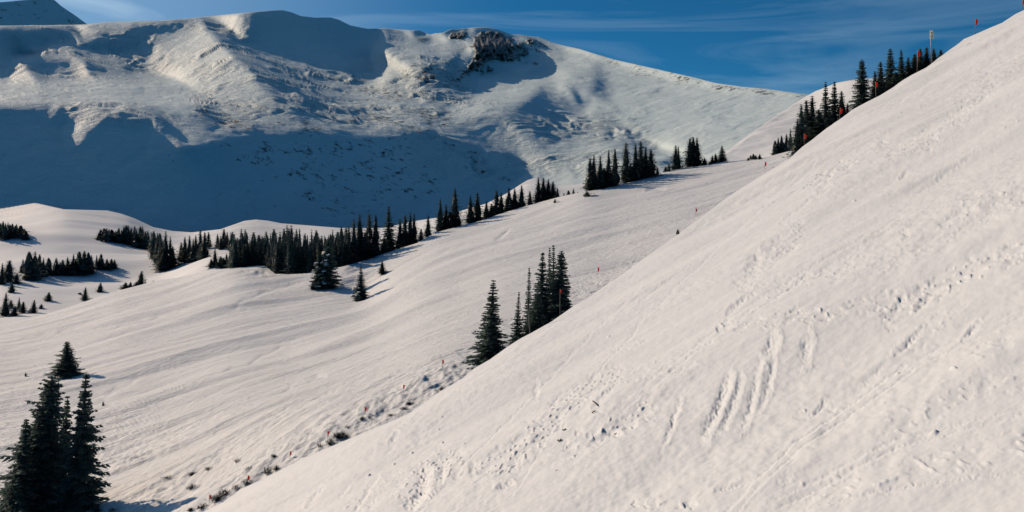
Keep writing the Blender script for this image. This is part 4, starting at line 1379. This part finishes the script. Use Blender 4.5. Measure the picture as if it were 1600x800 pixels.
# tufts poking out of the near slope
TUFT = shrub_mesh(950, 30, 0.07)
for u, v, r, lab in [(875, 689, 6, 'dark green tuft poking out of the near snow, lower of two'), (882, 672, 5, 'dark tuft poking out of the near snow, upper of two'),
                     (870, 735, 3.5, 'small dark tuft on the near snow below the pair of tufts'), (962, 678, 4, 'dark tuft in the churned snow right of the pair of tufts')]:
    P = surfA(u, v); k = P[1] / F
    o = empty('grass_tuft', (P[0], P[1], P[2] - 0.02)); tag(o, lab, 'tuft')
    link('blades', TUFT, parent=o); o.scale = (r * k, r * k, r * k * 1.1)

# ------------------------------------------------------------------ MARKER POLES, bamboo, sign, sticks
def to_mesh(name, VT, mat, smooth=True):
    me = mesh_from(name, np.array(VT[0]), np.array(VT[1]), smooth); me.materials.append(mat); return me


POLE = to_mesh('pole', tube([(0, 0, -0.4), (0, 0, 0.9), (0.01, 0, 1.8)], [0.016, 0.014, 0.011], 6), M_POLE)


def flag_mesh(seed):
    """a limp cloth flag: hangs in two folds from the pole top, a notch where it sags, 6 mm thick"""
    r = random.Random(seed); nx, nz = 5, 9
    V = []; T = []
    for side in (0, 1):
        for j in range(nz):
            t = j / (nz - 1)
            for i in range(nx):
                f = i / (nx - 1)
                w = (0.155 + 0.025 * math.sin(4.0 * t + seed)) * (1.0 if t < 0.85 else 1.0 - 1.5 * (t - 0.85))
                x = 0.012 + f * w
                yv = 0.035 * math.sin(f * 5.0 + t * 2.2 + seed) * (0.3 + t)
                z = 1.79 - t * 0.44 - f * 0.10 * (1 - t)
                V.append((x, yv + (0.006 if side else 0), z))
    n = nx * nz
    for j in range(nz - 1):
        for i in range(nx - 1):
            a = j * nx + i
            T += [(a, a + 1, a + nx + 1), (a, a + nx + 1, a + nx), (n + a, n + a + nx + 1, n + a + 1), (n + a, n + a + nx, n + a + nx + 1)]
    ring = [i for i in range(nx)] + [j * nx + nx - 1 for j in range(1, nz)] + [(nz - 1) * nx + i for i in range(nx - 2, -1, -1)] + [j * nx for j in range(nz - 2, 0, -1)]
    for a, b in zip(ring, ring[1:] + ring[:1]):
        T += [(a, n + a, n + b), (a, n + b, b)]
    me = mesh_from('flag', np.array(V), np.array(T), True); me.materials.append(M_ORANGE); return me


FLAGS = [flag_mesh(i) for i in range(3)]
gl = 'orange flag markers along the edge of the run'


def marker(P, flag_v, size_px, lab, i, lean=0.0):
    """P foot; flag centre at photo row flag_v; size_px the height of the flag cloth"""
    y = P[1]
    s = size_px * y / F / 0.46
    hz = y * (V0 - flag_v) / F - P[2]           # height of the flag centre over the foot
    o = empty('flag_marker', tuple(P)); tag(o, lab, 'flag marker', gl)
    p = link('pole', POLE, parent=o); p.scale = (max(s, 0.9), max(s, 0.9), max(hz + 0.23 * s, 0.4) / 1.8)
    f = link('flag', FLAGS[i % 3], parent=o)
    f.scale = (s, s, s); f.location = (0, 0, hz - 1.57 * s)
    o.rotation_euler = (0, lean, 0)
    return o


for i, (u, v, s, sz, lab) in enumerate([
        (1257, 213, 2.5, 9, 'orange flag in front of the left foot of the upper right grove'), (1312, 173, 2.5, 10, 'orange flag in front of the right end of the upper right grove'),
        (1369, 132, 2.5, 10, 'orange flag in front of the narrow spruce of the skyline row'), (1433, 84, 2.5, 11, 'orange flag near the top of the skyline row, left of the sign post'),
        (1524, 34, 2.5, 11, 'orange flag alone against the blue sky right of the sign post'), (1597, 2, 2.5, 11, 'orange flag cut by the top right corner'),
        (875, 455, 3.5, 7, 'orange flag in front of the right end of the central clump')]):
    P = rollA(u, s); marker(P, v, sz, lab, i, (-0.04, 0.03, -0.05, 0.02, 0, 0.03, 0.0)[i])
for i, (u, v, fb, sz, lab) in enumerate([
        (327, 776, 10, 6.5, 'lowest orange flag, above the tangled shrubs near the bottom border'), (387, 746, 9, 7, 'orange flag rising out of the large dark shrub on the brow'),
        (453, 708, 8, 6, 'orange flag between the small shrub and the largest shrub row'), (512, 676, 8, 5.5, 'orange flag behind the largest shrub row'),
        (570, 639, 9, 6, 'orange flag up the gully, just right of the largest shrub row'), (630, 604, 9, 6, 'orange flag between the dark brush and the smooth run'),
        (691, 565, 9, 6, 'orange flag on the run left of the broad central spruce'), (816, 497, 8, 4, 'faint orange flag between the first trees of the central clump'),
        (934, 421, 8, 6, 'faint orange flag on the run right of the central clump'), (1087, 328, 7, 5, 'faint orange flag on the upper run right of the small dark shrub'),
        (1195, 256, 8, 6, 'topmost orange flag of the run, near the tiny spruce row')]):
    marker(on_B(u, v + fb), v, sz * 1.15, lab, i)

# leaning bamboo pole in front of the central clump
P = rollA(828.5, 1.0)
o = empty('bamboo_pole', tuple(P)); tag(o, 'pale bamboo pole leaning left before the slim spire of the central clump', 'pole')
h = P[1] * (V0 - 462) / F - P[2]
shaft = to_mesh('shaft', tube([(0, 0, -0.5)] + [(-0.075 * h * k / 5 - 0.01 * h * (k / 5) ** 2, 0, h * k / 5) for k in range(6)], [0.024, 0.024, 0.023, 0.022, 0.020, 0.017, 0.013], 8), M_POLE)
link('shaft', shaft, parent=o)
nodes = []
for k in range(1, 5):
    V, T = tube([(-0.075 * h * (k - 0.02) / 5 - 0.01 * h * (k / 5) ** 2, 0, h * (k - 0.02) / 5), (-0.075 * h * (k + 0.02) / 5 - 0.01 * h * (k / 5) ** 2, 0, h * (k + 0.02) / 5)], [0.027, 0.027], 8)
    link('joint_ring', to_mesh('joint_ring', (V, T), M_POLE), parent=o)

# sign post on the skyline
P = rollA(1456, 3.0); k = P[1] / F
o = empty('sign_post', tuple(P)); tag(o, 'tall grey post with two narrow white boards standing against the blue sky', 'sign')
htop = P[1] * (V0 - 48) / F - P[2]; hbot = P[1] * (V0 - 61) / F - P[2]
o.rotation_euler = (0, -0.035, 0.25)
link('post', to_mesh('post', tube([(0, 0, -0.5), (0, 0, htop * 0.5), (0, 0, htop * 0.98)], [0.045, 0.042, 0.04], 8), M_STEEL), parent=o)


def box_mesh(name, cx, cy, cz, sx, sy, sz, mat, bev=0.006):
    bm = bmesh.new(); bmesh.ops.create_cube(bm, size=1.0)
    for v in bm.verts: v.co = Vector((cx + v.co.x * sx, cy + v.co.y * sy, cz + v.co.z * sz))
    bmesh.ops.bevel(bm, geom=bm.edges[:], offset=bev, segments=1, affect='EDGES')
    me = bpy.data.meshes.new(name); bm.to_mesh(me); bm.free(); me.materials.append(mat)
    return me


bw = 2.7 * k
for sx in (-1, 1):
    link('sign_board', box_mesh('sign_board', sx * 1.75 * k, -0.07, (htop + hbot) / 2, bw, 0.03, htop - hbot, M_BOARD), parent=o)
for z in (0.25, 0.75):
    link('crossbar', box_mesh('crossbar', 0, -0.048, hbot + (htop - hbot) * z, 4.6 * k, 0.012, 0.06, M_STEEL, 0.003), parent=o)

# sticks lying on the near slope
for (a, b, lab) in [(((926, 628)), ((934, 636)), 'thin dark stick lying on the near snow above the tufts'), (((925, 647)), ((931, 644)), 'short dark stick lying below the longer one on the near snow'),
                    (((1144, 720)), ((1146, 735)), 'thin twig standing in the near snow low in the middle')]:
    P1 = surfA(*a); P2 = surfA(*b); m = (P1 + P2) / 2
    V, T = tube([P1 - m + [0, 0, 0.03], [0, 0, 0.05], P2 - m + [0, 0, 0.035]], [0.014, 0.018, 0.010], 6)
    if lab.startswith('thin twig'):
        continue
    st = link('stick', to_mesh('stick', (V, T), M_BARK)); st.location = tuple(m); tag(st, lab, 'stick')
print('trees', len(trees))
